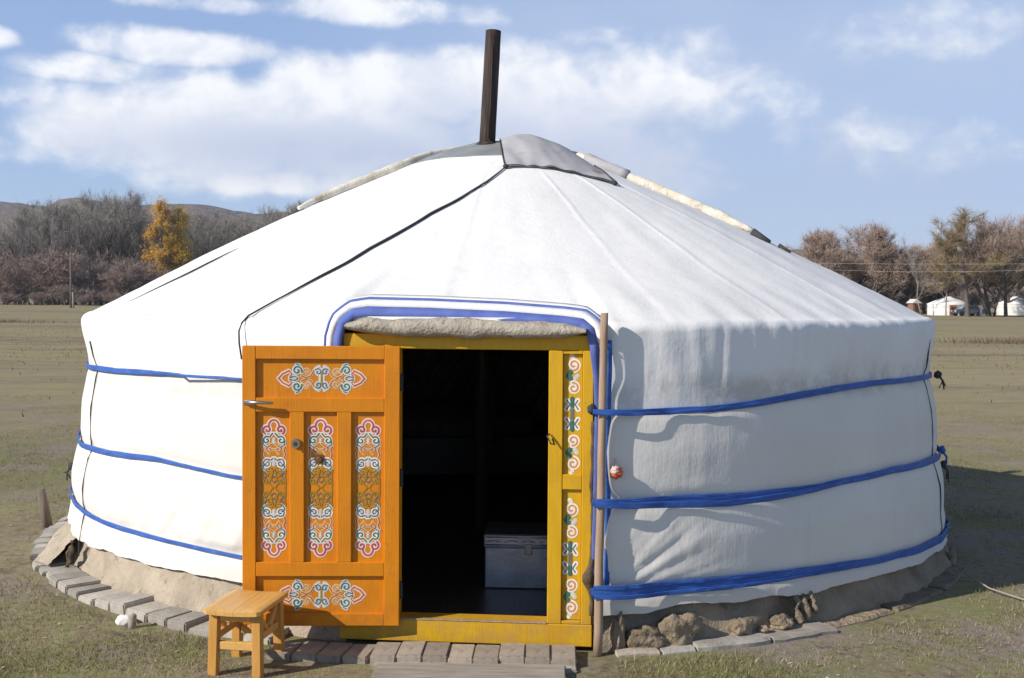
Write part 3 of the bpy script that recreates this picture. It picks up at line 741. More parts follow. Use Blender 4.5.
def wall_canvas():
    ths = [i * .45 - 180 for i in range(800)]
    nr = 84; rows = []
    for i in range(nr + 1):
        row = []
        for th in ths:
            zb = interp(HEM, th) + .016 * nz(th * .23, 4.4) + .006 * nz(th * 1.1, 7.7)
            z = lerp(zb, 1.28, i / nr)
            row.append(wp(th, wall_r(th, z) - .075 * smooth(0, .07, z - interp(ROPE[0], th)), z))
        rows.append(row)
    mb = MB(); mb.grid(rows, closed=True, skip=lambda i, j: HL < ths[j] + .2 < HR)
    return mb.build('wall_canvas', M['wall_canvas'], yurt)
wall_canvas()

def roofz(r): return 2.58 + (1.53 - 2.58) * (r - .6) / 2.2 + .03 * sin(PI * min(max((r - .6) / 2.2, 0), 1))
def over_door(th): return 1 - smooth(10.6, 12.6, abs(th + 3.4))
def axis(z):
    k = max((z - 1.45) / 1.1, 0); return -.05 * k
def roof_pt(th, r, off=0.0):
    """r from the crown (.6) out to the eave (2.8)"""
    b = over_door(th)
    s = rad(th)
    rr = r + taut(th) * (.20 - .06 * b) * smooth(2.25, 2.8, r)
    e = smooth(.8, 2.2, r)
    z = roofz(r) + .010 * nz(s * 3.2, r * .9, 3) * e + .006 * nz(s * 14, r * .5, 5) * e + .004 * nz(s * r * 5, r * 4, 6)
    for k_, a_ in ((28.5, .005), (15, .004), (44.5, .005), (-6.5, .003), (-38.5, .004), (61, .004)): z += a_ * math.exp(-((th - k_ - .5 * nz(r * 2, k_)) / (.32 * 2.2 / max(r, .8))) ** 2) * smooth(.9, 1.1, r)
    z += .010 * smooth(2.4, 2.8, r) * nz(s * 22, r * 3, 8) - .02 * b * smooth(2.5, 2.8, r)
    z += off * .9
    x, y, _ = wp(th, rr + off * .43, 0)
    return (x + axis(z), y, z)
def roof_canvas():
    ths = [i * .45 - 180 for i in range(800)]
    rows = []
    rs = [.58 + (2.845 - .58) * i / 60 for i in range(61)]
    for r in rs: rows.append([roof_pt(th, r) for th in ths])
    for q in range(1, 21):
        row = []
        for th in ths:
            b = over_door(th); s = rad(th) * 2.9
            zend = lerp(interp(ROPE[0], th) - .010, 1.520, smooth(.35, .9, b))
            u = q / 20; ed = lerp(.055, .012, b)
            # rounded eave, then down the wall
            p = Vector(roof_pt(th, 2.845)); rr0 = math.hypot(p.x, p.y)
            if u < .4:
                a = u / .4 * PI / 2
                rr = rr0 + .055 * sin(a); z = p.z - ed * (1 - cos(a))
            else:
                v = (u - .4) / .6; z0 = p.z - ed
                z = lerp(z0, zend, v)
                rr = lerp(rr0 + .055, wall_r(th, zend) + .006, smooth(0, 1, v)) if b < .5 else rr0 + .055
            rr += (.009 * nz(s * 9, z * 4, 11) + .014 * nz(s * 2.2, z * 2, 12) + .004 * nz(s * 24, z * 3, 13)) * smooth(.1, .5, u) * (1 - smooth(.72, .95, u))
            z += (.012 * nz(s * 3.7, 5, 3) + .009 * nz(s * 11, 5, 7)) * smooth(0, .4, u) * (1 - smooth(.4, 1, u))
            rr += (.010 * nz(s * 7, 2, 31) + .006 * nz(s * 17, 2, 33)) * smooth(.05, .4, u) * (1 - smooth(.4, .75, u))
            row.append(wp(th, rr, z))
        rows.append(row)
    mb = MB(); mb.grid(rows, closed=True)
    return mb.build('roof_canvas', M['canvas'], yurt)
roof_canvas()

# crown: tin sheet, cloth flap, ropes
def crown():
    n = 72; rows = []
    for r, z in ((.67, 2.545), (.64, 2.566), (.56, 2.605), (.4, 2.665), (.2, 2.722), (.02, 2.745)):
        rows.append([(axis(2.6) + r * cos(2 * PI * j / n), r * sin(2 * PI * j / n), z + .006 * nz(j * .3, r * 5)) for j in range(n)])
    mb = MB(); mb.grid(rows, closed=True); mb.build('crown_sheet', M['tin'], yurt)
    # pillowy cloth flap hanging from the crown to the front right
    c = [(-.06, .05), (0.9 + 0, 0)]
    rows = []
    nu, nv_ = 26, 26
    A0, A1 = 1.2, 39.0
    for i in range(nu + 1):
        u = i / nu; row = []
        for j in range(nv_ + 1):
            v = j / nv_
            th = lerp(A0 - 4 * (1 - u), A1 + 30 * (1 - u), v)
            edge = lerp(.915, 1.14, v) - .10 * sin(PI * v)
            r = lerp(.10, edge, u)
            zs = roofz(r) if r > .6 else lerp(2.745, 2.585, (r / .6) ** 1.3)
            puff = .085 * sin(PI * min(u * 1.08, 1)) ** 1.2 * sin(PI * lerp(.12, .92, v)) + .014
            z = zs + puff + .014 * nz(u * 5, v * 7, 2) * u + .012 * nz(v * 9 - u * 3, u * 2, 4) * u
            x, y, _ = wp(th, r, 0); row.append((x + axis(z), y, z))
        rows.append(row)
    mb = MB(); mb.grid(rows); mb.build('crown_cover', M['grey_cloth'], yurt)
    mb = MB()
    mb.tube([Vector(p) + Vector((0, -.004, .006)) for p in rows[-1]], .004, 6)
    mb.tube([Vector(r[0]) + Vector((-.004, 0, .006)) for r in rows[8:]], .004, 6)
    mb.tube([Vector(r[-1]) + Vector((.004, 0, .004)) for r in rows[18:]], .0045, 6)
    mb.blob(rows[-1][-1], (.018, .018, .016), 3); mb.blob(rows[-1][0], (.018, .018, .015), 4)
    mb.build('cover_cord', M['cord'], yurt)
    # thick cream rope over the back of the crown, down both slopes
    pts = []
    for i in range(28): u = i / 27; pts.append(Vector(roof_pt(lerp(-66, -76, u), lerp(1.50, .74, u), .024)))
    for i in range(1, 22):
        a = lerp(-78, -285, i / 22.); r = .66 - .36 * sin(PI * i / 22.)
        x, y, _ = wp(a, r, 0); pts.append(Vector((x - .05, y, 2.585 + .185 * sin(PI * i / 22.))))
    for i in range(24): u = i / 23; pts.append(Vector(roof_pt(lerp(73, 66, u), lerp(.72, 1.78, u), .022)))
    pts = [p + Vector((0, 0, .005 * nz(k * .6, 2))) for k, p in enumerate(pts)]
    mb = MB(); rs = [.034 + .007 * nz(k * .35, 9) for k in range(len(pts))]
    for k in range(10): rs[k] *= .35 + .065 * k
    for k in range(6): rs[-1 - k] *= .5 + .09 * k
    mb.tube(pts, rs, 10); mb.build('crown_rope', M['white_rope'], yurt)
    mb = MB(); k = len(pts)
    mb.tube([p + Vector((0, 0, .004)) for p in pts[-25:-19]], .041, 10); mb.build('rope_wrap', M['grey_cloth'], yurt)
    mb = MB(); mb.tube([roof_pt(63, 1.80, .02), roof_pt(62.5, 1.92, .012)], [.03, .012], 8); mb.tube([roof_pt(62, 1.98, .018), roof_pt(61.5, 2.06, .008)], [.014, .008], 6)
    mb.build('rope_end', M['cord'], yurt)
crown()
def chimney():
    mb = MB()
    pts = [Vector((-.13, -.27, .6))]
    n = 14
    for i in range(n + 1):
        u = i / n; z = lerp(2.2, 3.475, u)
        s = (z - 2.66) / .87
        pts.append(Vector((-.162 + .042 * s, -.27 + .03 * s, z)))
    rs = [.054] + [.0575 - .003 * i / n + .0015 * nz(i * .8, 3) for i in range(n + 1)]
    mb.tube(pts, rs, 18, cap=False)
    top = pts[-1]
    mb.tube([top, top - Vector((0, 0, .12))], [.048, .042], 18)
    ch = mb.build('chimney', M['rust'], yurt)
    mb = MB(); mb.tube([(-.150, -.327, 2.72), (-.136, -.318, 3.0), (-.124, -.306, 3.44)], .005, 5); mb.build('seam_rib', M['rust'], ch)
    mb = MB(); mb.tube([(-.162, -.27, 2.670), (-.162, -.27, 2.700)], [.095, .062], 18); mb.build('collar', M['rust'], ch)
chimney()

# black roof cord and darker seam cords
def cord_on(pts, rad_, name='roof_cord', off=.008):
    mb = MB(); P = []
    for (t0, r0), (t1, r1) in zip(pts, pts[1:]):
        for i in range(8): u = i / 8; P.append(roof_pt(lerp(t0, t1, u), lerp(r0, r1, u), off))
    P.append(roof_pt(*pts[-1], off))
    return P
P = cord_on([(.9, .905), (-8.6, 1.357), (-14.7, 1.692), (-20.2, 2.142), (-23.2, 2.477), (-25.0, 2.68), (-25.7, 2.80)], .009)
P += [wp(-25.8, 2.93, 1.515), wp(-25.9, 2.975, 1.48), wp(-26.1, 2.985, 1.44), wp(-26.1, 2.983, 1.38), wp(-26.1, 2.965, 1.30)]
mb = MB(); mb.tube(P, [.0045 + .0035 * sin(PI * min(i / 40, 1)) * (1 + .6 * nz(i * .3, 2)) for i in range(len(P))], 6); mb.build('roof_cord', M['cord'], yurt)
P = cord_on([(-50.3, 2.10), (-50.9, 2.25), (-51.6, 2.464), (-54.4, 2.72)], .004)
mb = MB(); mb.tube(P, [.0015 + .0045 * sin(PI * i / (len(P) - 1)) for i in range(len(P))], 6); mb.build('roof_cord', M['cord'], yurt)
def wall_cord(th0, th1, z0, z1, r=.006, wob=.3, off=.008):
    mb = MB(); P = []
    for i in range(30):
        u = i / 29; z = lerp(z0, z1, u); th = lerp(th0, th1, u) + wob * nz(u * 4, th0)
        P.append(wp(th, max(wall_r(th, z), interp(BASE, z) - .01) + off, z))
    mb.tube(P, [r * (.8 + .6 * nz(i * .5, th0)) for i in range(30)], 6); return mb.build('seam_cord', M['cord'], yurt)
wall_cord(-58.5, -55.5, 1.34, .10, .0045)
wall_cord(60.5, 62.5, 1.38, .16, .004)

# straps
def strap_r(th, z):
    r = max(wall_r(th, z), wall_r(th, z - .03), wall_r(th, z + .02)) + .014
    if 6.5 < th < 20: r = max(r, lerp(3.17, r, smooth(8.0, 14.5, th)))
    if -36 < th < -13: r = max(r, 2.925 / cos(rad(-34.5 - th)))
    return r
def strap(tab, wid, dz=lambda th: 0., th0=7.0, th1=345.5, dr=0.0):
    rows = []
    n = 420
    for i in range(n + 1):
        th = lerp(th0, th1, i / n); t2 = th if th <= 180 else th - 360
        z = interp(tab, t2) + dz(t2) + .004 * nz(th * .13, 3)
        w = wid(t2) / 2
        r = strap_r(t2, z) + dr
        row = []
        for k in range(12):
            a = 2 * PI * (k + .5) / 12
            sg = lambda q: math.copysign(abs(q) ** .35, q)
            fold = .0022 * nz(th * .5, k * .9)
            row.append(wp(t2, r - .003 + .0032 * sg(cos(a)) + fold, z + w * sg(sin(a)) + .002 * nz(th * .35, k * .3, 5)))
        rows.append(row)
    mb = MB(); mb.grid([list(r) for r in rows], closed=True)
    return mb.build('strap', M['blue'], yurt)
def w1(t2):
    if t2 < 0: return interp([(-180, .045), (-70, .032), (-45, .030), (-36, .014), (-25, .011)], t2)
    return interp([(7, .026), (10, .022), (20, .030), (30, .034), (45, .030), (70, .030), (180, .04)], t2)
def w2(t2):
    if t2 < 0: return interp([(-180, .04), (-70, .034), (-45, .030), (-34, .017), (-25, .015)], t2)
    return interp([(7, .028), (20, .024), (40, .034), (60, .042), (72, .04), (180, .04)], t2)
def w3(t2):
    if t2 < 0: return interp([(-180, .04), (-70, .030), (-45, .026), (-34, .019), (-25, .018)], t2)
    return interp([(7, .040), (20, .032), (40, .036), (60, .046), (72, .046), (180, .04)], t2)
strap(ROPE[0], w1); strap(ROPE[1], w2); strap(ROPE[2], w3)
strap([(7, .683), (14, .662), (20, .648), (26, .650), (32, .662), (38, .672), (44, .68)], lambda q: lerp(.030, .012, smooth(30, 42, q)), th0=7.2, th1=42, dr=.003)
strap([(7, 1.094), (14, 1.085), (22, 1.102), (30, 1.130), (36, 1.148)], lambda q: lerp(.016, .004, smooth(20, 35, q)), th0=7.2, th1=35, dr=.002)
strap([(7, .305), (14, .296), (22, .290), (30, .272), (44, .240)], lambda q: lerp(.020, .008, smooth(24, 44, q)), th0=7.2, th1=44, dr=.003)
strap([(7, .262), (12, .250), (18, .250), (26, .244), (34, .243)], lambda q: lerp(.020, .006, smooth(20, 34, q)), th0=7.2, th1=34, dr=.002)
strap([(7, .700), (14, .694), (22, .682), (34, .676)], lambda q: lerp(.016, .006, smooth(20, 34, q)), th0=7.2, th1=34, dr=.003)
def strap_knot(th, z, r, seed):
    mb = MB()
    p = Vector(wp(th, r, z)); a = rad(th); o = Vector((sin(a), -cos(a), 0))
    mb.blob(p, (.024, .024, .026), seed, .35, 2)
    for k in range(3):
        rnd = random.Random(seed * 5 + k)
        mb.tube([p, p + o * .03 + Vector((0, 0, -.04)), p + o * rnd.uniform(.01, .04) + Vector((rnd.uniform(-.02, .02), 0, -rnd.uniform(.04, .11)))], [.009, .007, .004], 6)
    return mb
strap_knot(71, 1.14, 2.92, 1).build('strap_knot', M['cord'], yurt)
strap_knot(70, .66, 2.95, 2).build('strap_knot', M['blue'], yurt)
strap_knot(71, .56, 2.96, 3).build('strap_knot', M['cord'], yurt)
strap_knot(-73, .50, 2.97, 4).build('strap_knot', M['cord'], yurt)

# earthy felt skirt round the foot of the wall
def skirt():
    ths = [i * .6 - 180 for i in range(600)]; rows = []
    for i in range(19):
        row = []
        for th in ths:
            u = i / 18; s = rad(th) * 3; z = lerp(-.04, interp(HEM, th) + .07, u)
            r = lerp(3.02 + .012 * smooth(5, 9, th) * (1 - smooth(50, 70, th)), 2.955, smooth(0, .75, u)) + taut(th) * .085 * (1 if th > 0 else 0) + .035 * nz(s * 1.6, z * 5, 1) + (.014 + .030 * smooth(6, 12, th)) * nz(s * 5, z * 6, 2) + .006 * nz(s * 18, z * 18, 5) - .02 * smooth(.7, 1, u)
            r -= .07 * math.exp(-((th + 56.8) / .9) ** 2)
            row.append(wp(th, r, z))
        rows.append(row)
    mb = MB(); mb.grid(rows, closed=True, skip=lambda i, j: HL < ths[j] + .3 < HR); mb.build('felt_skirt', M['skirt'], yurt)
    # flap peeling outwards at the left end
    rows = []
    for i in range(13):
        u = i / 12; row = []
        for j in range(15):
            v = j / 14; th = lerp(-58.5, -74, v)
            out = .20 * (1 - abs(v - .22) * 1.1) * (1 - u) ** 1.1 + .02 * nz(v * 4, u * 3, 8)
            r = 3.0 + max(out, 0) + .022 * nz(v * 5, u * 4, 1) + .010 * nz(v * 14, u * 9, 2) - .03 * u
            z = lerp(.03, interp(HEM, th) + .02, u)
            row.append(wp(th, r, z))
        rows.append(row)
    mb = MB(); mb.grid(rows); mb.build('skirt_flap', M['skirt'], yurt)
    # torn felt tatters
    for th, z0, n_, sd_ in ((29.2, .15, 3, 3), (-56.8, .17, 2, 4), (64, .10, 2, 6)):
        mb = MB(); rnd = random.Random(sd_)
        for k in range(n_):
            t0 = th + (k - 1) * .9; P = []; rs = []
            for i in range(6):
                u = i / 5; P.append(wp(t0 + rnd.uniform(-.3, .3), 3.015 + .03 * u + .02 * rnd.random(), lerp(z0, -.0 + .03 * k, u))); rs.append(.010 + (.016 if th > 0 else .009) * sin(PI * lerp(.15, .95, u)) * rnd.uniform(.5, 1.3))
            mb.tube(P, rs, 7, sx=.5)
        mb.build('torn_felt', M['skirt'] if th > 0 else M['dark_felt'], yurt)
skirt()

# inside: lining, floor
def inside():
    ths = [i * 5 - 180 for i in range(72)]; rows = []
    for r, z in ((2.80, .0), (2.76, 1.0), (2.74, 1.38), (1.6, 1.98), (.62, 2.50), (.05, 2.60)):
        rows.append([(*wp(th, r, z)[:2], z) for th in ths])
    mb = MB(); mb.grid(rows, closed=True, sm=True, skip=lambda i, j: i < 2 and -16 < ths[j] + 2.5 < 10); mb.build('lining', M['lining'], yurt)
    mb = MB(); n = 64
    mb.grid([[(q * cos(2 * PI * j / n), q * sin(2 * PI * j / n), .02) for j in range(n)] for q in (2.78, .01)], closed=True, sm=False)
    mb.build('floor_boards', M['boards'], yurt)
    mb = MB()
    for k in range(44):
        for d in (-1, 1):
            t0 = 95 + k * 4.1
            mb.tube([wp(t0 + d * q * 2.6, 2.72 - .012 * d, .08 + q * .215) for q in range(7)], .011, 4, cap=False)
    mb.build('wall_lattice', M['stake_wood'], yurt)
inside()

# ------------------------------------------------------------------ door frame, door
A = rad(-5); NRM = Vector((sin(A), -cos(A), 0)); DP = 3.03
def place(o): o.location = NRM * DP; o.rotation_euler = (0, 0, A); return o
def fl(x, d, z):
    """frame coordinates (along the frame, out from the axis, up) to yurt coordinates"""
    return Vector((cos(A) * x, sin(A) * x, 0)) + NRM * d + Vector((0, 0, z))
mb = MB()
B = .004
mb.bbox(-.51, .664, 0, .13, .012, .114, B)                       # threshold
mb.bbox(-.50, .655, .005, .24, 1.372, 1.442, B)                  # lintel
for s in (0, 1):
    fx = (lambda x: x) if not s else (lambda x: .213 - x)
    def bx(x0, x1, y0, y1, z0, z1):
        a, b_ = sorted((fx(x0), fx(x1))); mb.bbox(a, b_, y0, y1, z0, z1, .003)
    bx(.456, .521, .002, .13 if s else .20, .1145, 1.3715); bx(.611, .660, .002, .24, .1145, 1.3715)
    for z0, z1 in ((.1145, .130), (.735, .805), (1.355, 1.3715)): bx(.5215, .6105, .004, .2, z0, z1)
    bx(.5215, .6105, .022, .2, .1305, 1.3545)
frame = place(mb.build('door_frame', M['yellow'], yurt))
mb = MB(); mb.bbox(-.236, .455, -.003, .02, .1145, .120, .001); mb.build('sill_strip', M['pole_wood'], frame)
mb = MB(); mb.tube([(.462, -.004, .99), (.452, -.03, .985), (.47, -.04, .95), (.485, -.02, .945), (.475, -.006, .97)], .004, 6); mb.build('hook', M['cord'], frame)

# ornament strokes in the plane of a panel (x across, z up, y outwards negative)
def ribbon(mb, pts, w, y, mi):
    pts = [Vector((p[0], 0, p[1])) for p in pts]; k = len(pts); vs = []
    for i, p in enumerate(pts):
        d = pts[min(i + 1, k - 1)] - pts[max(i - 1, 0)]
        if d.length < 1e-9: d = Vector((1, 0, 0))
        d.normalize(); nn = Vector((-d.z, 0, d.x)) * (w / 2)
        vs += [p + nn + Vector((0, y, 0)), p - nn + Vector((0, y, 0))]
    # rounded ends
    fs = [(2 * i, 2 * i + 1, 2 * i + 3, 2 * i + 2) for i in range(k - 1)]
    mb.add(vs, fs, mi)
    for p in (pts[0], pts[-1]):
        n = 10; o = [p + Vector((cos(2 * PI * q / n) * w / 2, y - .00004, sin(2 * PI * q / n) * w / 2)) for q in range(n)]
        mb.add(o, [tuple(range(n))], mi)
def spiral(cx, cz, r0, r1, a0, turns, n=22):
    out = []
    for i in range(n + 1):
        u = i / n; a = rad(a0) + turns * 2 * PI * u; r = lerp(r0, r1, u)
        out.append((cx + r * cos(a), cz + r * sin(a)))
    return out
def arc(cx, cz, rx, rz_, a0, a1, n=14): return [(cx + rx * cos(rad(lerp(a0, a1, i / n))), cz + rz_ * sin(rad(lerp(a0, a1, i / n)))) for i in range(n + 1)]
ORN = ['white_orn', 'pink_white', 'cream_orn', 'pale_blue', 'crimson', 'vermilion', 'teal', 'slate', 'olive', 'peach']
OI = {k: i for i, k in enumerate(ORN)}
def strokes(mb, lst, tf, y0, lay=[0]):
    """lst of (points, outline width, outline colour, inner width, colour); outlines lie under all inner strokes"""
    for pts, wo, co_, wi, ci in lst:
        jw = 1.16 + .10 * nz(pts[0][0] * 90, pts[0][1] * 90, y0 * 50 + tf((0, 0))[0] * 7)
        if wo: lay[0] += 1; ribbon(mb, [tf(p) for p in pts], wo * jw, y0 - .0008 - (lay[0] % 40) * .00001, OI[co_])
    for pts, wo, co_, wi, ci in lst:
        lay[0] += 1; ribbon(mb, [tf(p) for p in pts], wi * (.9 + .2 * nz(pts[0][0] * 70, pts[0][1] * 70, tf((0, 0))[0] * 9)), y0 - .0016 - (lay[0] % 40) * .00001, OI[ci])
def mir(pts, sx_, sz): return [(p[0] * sx_, p[1] * sz) for p in pts]
def orn_vertical(name, cx, cz, y0, parent, sc=1.0):
    L = []
    for sz in (1, -1):
        for s in (1, -1):
            f = lambda p: mir(p, s, sz)
            L.append((f(spiral(.028, .252, .020, .004, -60, 1.15)), .019, 'pink_white', .0085, 'crimson'))
            L.append((f(arc(0, .268, .022, .026, 0, 92)), .018, 'pink_white', .0075, 'crimson'))
            L.append((f([(.006, .236), (.014, .226)] + spiral(.031, .206, .018, .004, 130, -1.1)), .014, 'white_orn', .0070, 'teal'))
            L.append((f([(.047, .205), (.046, .188), (.030, .176)]), .012, 'pale_blue', .0055, 'slate'))
            L.append((f([(.050, .178), (.044, .162), (.050, .146), (.045, .128)]), .013, 'cream_orn', .0065, 'vermilion'))
            L.append((f([(.006, .192)] + spiral(.020, .166, .014, .004, 90, -1.0)), .012, 'cream_orn', .0055, 'vermilion'))
            L.append((f(arc(0, .146, .020, .020, 5, 88)), .012, 'cream_orn', .005, 'peach'))
            L.append((f([(.004, .128)] + spiral(.029, .106, .020, .005, 140, -1.2)), .016, 'white_orn', .0065, 'slate'))
            L.append((f(arc(.020, .090, .026, .016, -70, 60)), .012, 'pale_blue', .005, 'teal'))
            L.append((f(spiral(.020, .058, .016, .004, 60, 1.1)), 0, '', .0065, 'olive'))
            L.append((f(spiral(.034, .030, .013, .004, 200, 1.1)), 0, '', .0065, 'olive'))
            L.append((f(arc(.012, .072, .022, .014, 0, 100)), 0, '', .0060, 'olive'))
            L.append((f([(.044, .070), (.030, .050), (.042, .040)]), 0, '', .0060, 'slate'))
            L.append((f([(.0, .05), (.014, .036), (.0, .022)]), 0, '', .0055, 'slate'))
            L.append((f([(.050, .078), (.047, .05), (.050, .02), (.048, -.005)]), 0, '', .0065, 'olive'))
            L.append((f([(.003, .08), (.010, .045), (.020, .02), (.004, .0)]), 0, '', .006, 'olive'))
        L.append((mir([(0, .212), (0, .196)], 1, sz), .012, 'pale_blue', .007, 'pale_blue'))
        L.append((mir([(0, .122), (0, .100)], 1, sz), .014, 'pale_blue', .009, 'pale_blue'))
    mb = MB(); strokes(mb, L, lambda p: (cx + p[0] * sc, cz + p[1] * sc), y0)
    return mb.build(name, [M[k] for k in ORN], parent)
def orn_horizontal(name, cx, cz, y0, parent):
    L = []
    for sx_ in (1, -1):
        for s in (1, -1):
            f = lambda p: mir(p, sx_, s)
            L.append((f([(.196, -.001), (.178, .020), (.150, .034)]), .017, 'pink_white', .0075, 'vermilion'))
            L.append((f([(.150, .036), (.136, .020), (.146, .004)]), .014, 'pink_white', .006, 'vermilion'))
            L.append((f(spiral(.112, .036, .022, .005, 200, -1.2)), .017, 'pale_blue', .007, 'teal'))
            L.append((f([(.142, .004), (.124, .010), (.110, .002)]), .014, 'pale_blue', .006, 'slate'))
            L.append((f([(.10, .060), (.116, .066)]), .013, 'pale_blue', .005, 'slate'))
            L.append((f(spiral(.066, .028, .018, .004, 0, 1.0)), .012, 'cream_orn', .0055, 'peach'))
            L.append((f([(.092, .012), (.070, .002), (.048, .012), (.036, .036)]), .012, 'cream_orn', .0055, 'vermilion'))
            L.append((f(spiral(.016, .030, .016, .004, 40, 1.0)), .017, 'pale_blue', .007, 'slate'))
            L.append((f([(.026, .046), (.012, .054)]), .014, 'pale_blue', .005, 'pale_blue'))
    L.append(([(0, -.026), (0, .026)], .024, 'pale_blue', .011, 'olive'))
    mb = MB(); strokes(mb, L, lambda p: (cx + p[0], cz + p[1]), y0)
    return mb.build(name, [M[k] for k in ORN], parent)
def orn_chain(name, cx, cz, half, y0, parent):
    L = []
    for sz in (1, -1):
        k = half / .26
        f = lambda p: [(q[0], q[1] * sz * k) for q in p]
        L.append((f(spiral(.004, .222, .026, .006, -100, 1.1)), .021, 'white_orn', .009, 'peach'))
        L.append((f([(-.008, .190), (-.020, .172), (-.006, .158)]), .022, 'teal', .012, 'teal'))
        L.append((f([(.022, .172), (.012, .160)]), .018, 'pale_blue', .010, 'pale_blue'))
        L.append((f(spiral(.004, .118, .024, .006, 100, -1.1)), .020, 'white_orn', .009, 'peach'))
        L.append((f([(.0, .256), (-.004, .262)]), .018, 'white_orn', .010, 'white_orn'))
        for s in (1, -1): L.append((mir(f([(.024, .062), (.012, .044), (.026, .022)]), s, 1), .020, 'white_orn', .008, 'slate'))
        L.append((f([(0, .070), (0, .034)]), .018, 'teal', .012, 'teal'))
    L.append(([(0, .02), (0, -.02)], .020, 'olive', .012, 'slate'))
    mb = MB(); strokes(mb, L, lambda p: (cx + p[0], cz + p[1]), y0)
    return mb.build(name, [M[k] for k in ORN], parent)
orn_chain('ornament', .564, 1.08, .265, .022, frame); orn_chain('ornament', .560, .415, .267, .022, frame)
for cz in (1.08, .415): orn_chain('ornament', -.352, cz, .265, .022, frame)

# the open leaf, hinged on the left jamb and swung back against the wall
LEAF = empty('door', (0, 0, 0))
W_, Z0, Z1 = .716, .098, 1.384
def px2x(px): return -(397 - px) / 153 * W_
def py2z(py): return Z1 - (py - 345) / 277.5 * (Z1 - Z0)
mb = MB()
th_ = .042
def bx(xa, xb, ya, yb, y0=-th_, y1=0., b_=.0025): mb.bbox(px2x(xa), px2x(xb), y0, y1, py2z(yb), py2z(ya), b_)
bx(244, 257, 345, 622.5); bx(382, 397, 345, 622.5)
bx(257.05, 381.95, 345, 358, -th_ + .0008); bx(257.05, 381.95, 396, 410, -th_ + .0008); bx(257.05, 381.95, 559, 573, -th_ + .0008); bx(257.05, 381.95, 610, 622.5, -th_ + .0008)
bx(290, 304, 410.05, 558.95, -th_ + .0016); bx(336, 350, 410.05, 558.95, -th_ + .0016)
mb.box(px2x(257.1), px2x(381.9), -th_ + .019, -.004, py2z(622), py2z(346))
leaf = mb.build('door', M['orange'], yurt)
bpy.data.objects.remove(LEAF)
leaf.location = fl(-.226, DP + .012, 0); leaf.rotation_euler = (0, 0, A + rad(6.5))
py_ = -th_ + .019
for px in (274, 319.5, 366): orn_vertical('ornament', px2x(px), py2z(485.5), py_, leaf, 1.06)
orn_horizontal('ornament', px2x(320.5), py2z(377), py_, leaf); orn_horizontal('ornament', px2x(320.5), py2z(592), py_, leaf)
mb = MB(); hx, hz = px2x(296.5), py2z(441)
mb.tube([(hx, -th_ + .001, hz), (hx, -th_ - .006, hz)], .023, 20); mb.tube([(hx, -th_ - .006, hz), (hx, -th_ - .022, hz)], [.012, .020], 16); mb.build('knob', M['brass'], leaf)
mb = MB(); mb.tube([(hx, -th_ - .0221, hz), (hx, -th_ - .0228, hz)], .010, 14); mb.build('keyhole', M['cord'], leaf)
mb = MB(); hx, hz = px2x(318.5), py2z(457)
for k in range(6): mb.tube([(hx + .016 * cos(k * PI / 3), py_ - .001, hz + .016 * sin(k * PI / 3)), (hx + .016 * cos(k * PI / 3), py_ - .004, hz + .016 * sin(k * PI / 3))], .010, 10)
mb.tube([(hx, py_ - .001, hz), (hx, py_ - .016, hz)], [.016, .010], 14); mb.build('rosette', plain('tarnished_rosette', (.20, .11, .05), .5, .5), leaf)
mb = MB(); hz = py2z(400.5)
mb.bbox(px2x(245), px2x(256), -th_ - .004, -th_ - .0005, hz - .012, hz + .010, .001)
mb.tube([(px2x(246), -th_ - .014, hz), (px2x(260), -th_ - .032, hz + .002), (px2x(275), -th_ - .030, hz - .001)], [.007, .008, .006], 10)
mb.tube([(px2x(252), -th_, hz), (px2x(252), -th_ - .018, hz)], .006, 8); mb.build('handle', M['latch'], leaf)
for z in (1.22, .78, .26):
    mb = MB(); mb.tube([(.006, -th_ * .5, z - .04), (.006, -th_ * .5, z + .04)], .009, 10); mb.build('hinge', M['cord'], leaf)

# felt roll above the lintel
rows = []
for i in range(61):
    u = i / 60; x = lerp(-.475, .625, u); row = []
    zc = lerp(1.475, 1.462, u) + .008 * nz(u * 6, 1); hh = lerp(.040, .032, u) * (1 + .25 * nz(u * 9, 3)) * min(1, .35 + 6 * min(u, 1 - u))
    hh += .008 * math.exp(-((u - .55) / .3) ** 2); dd = .05
    for k in range(16):
        a = 2 * PI * k / 16
        w = 1 + .16 * nz(u * 14, cos(a) * 1.4, sin(a) * 1.4) + .08 * nz(u * 40, cos(a) * 3, sin(a) * 3)
        row.append(fl(x, DP + .022 + dd * cos(a) * w, zc + hh * sin(a) * w))
    rows.append(row)
mb = MB(); mb.grid(rows, closed=True); mb.build('felt_roll', M['felt'], yurt)

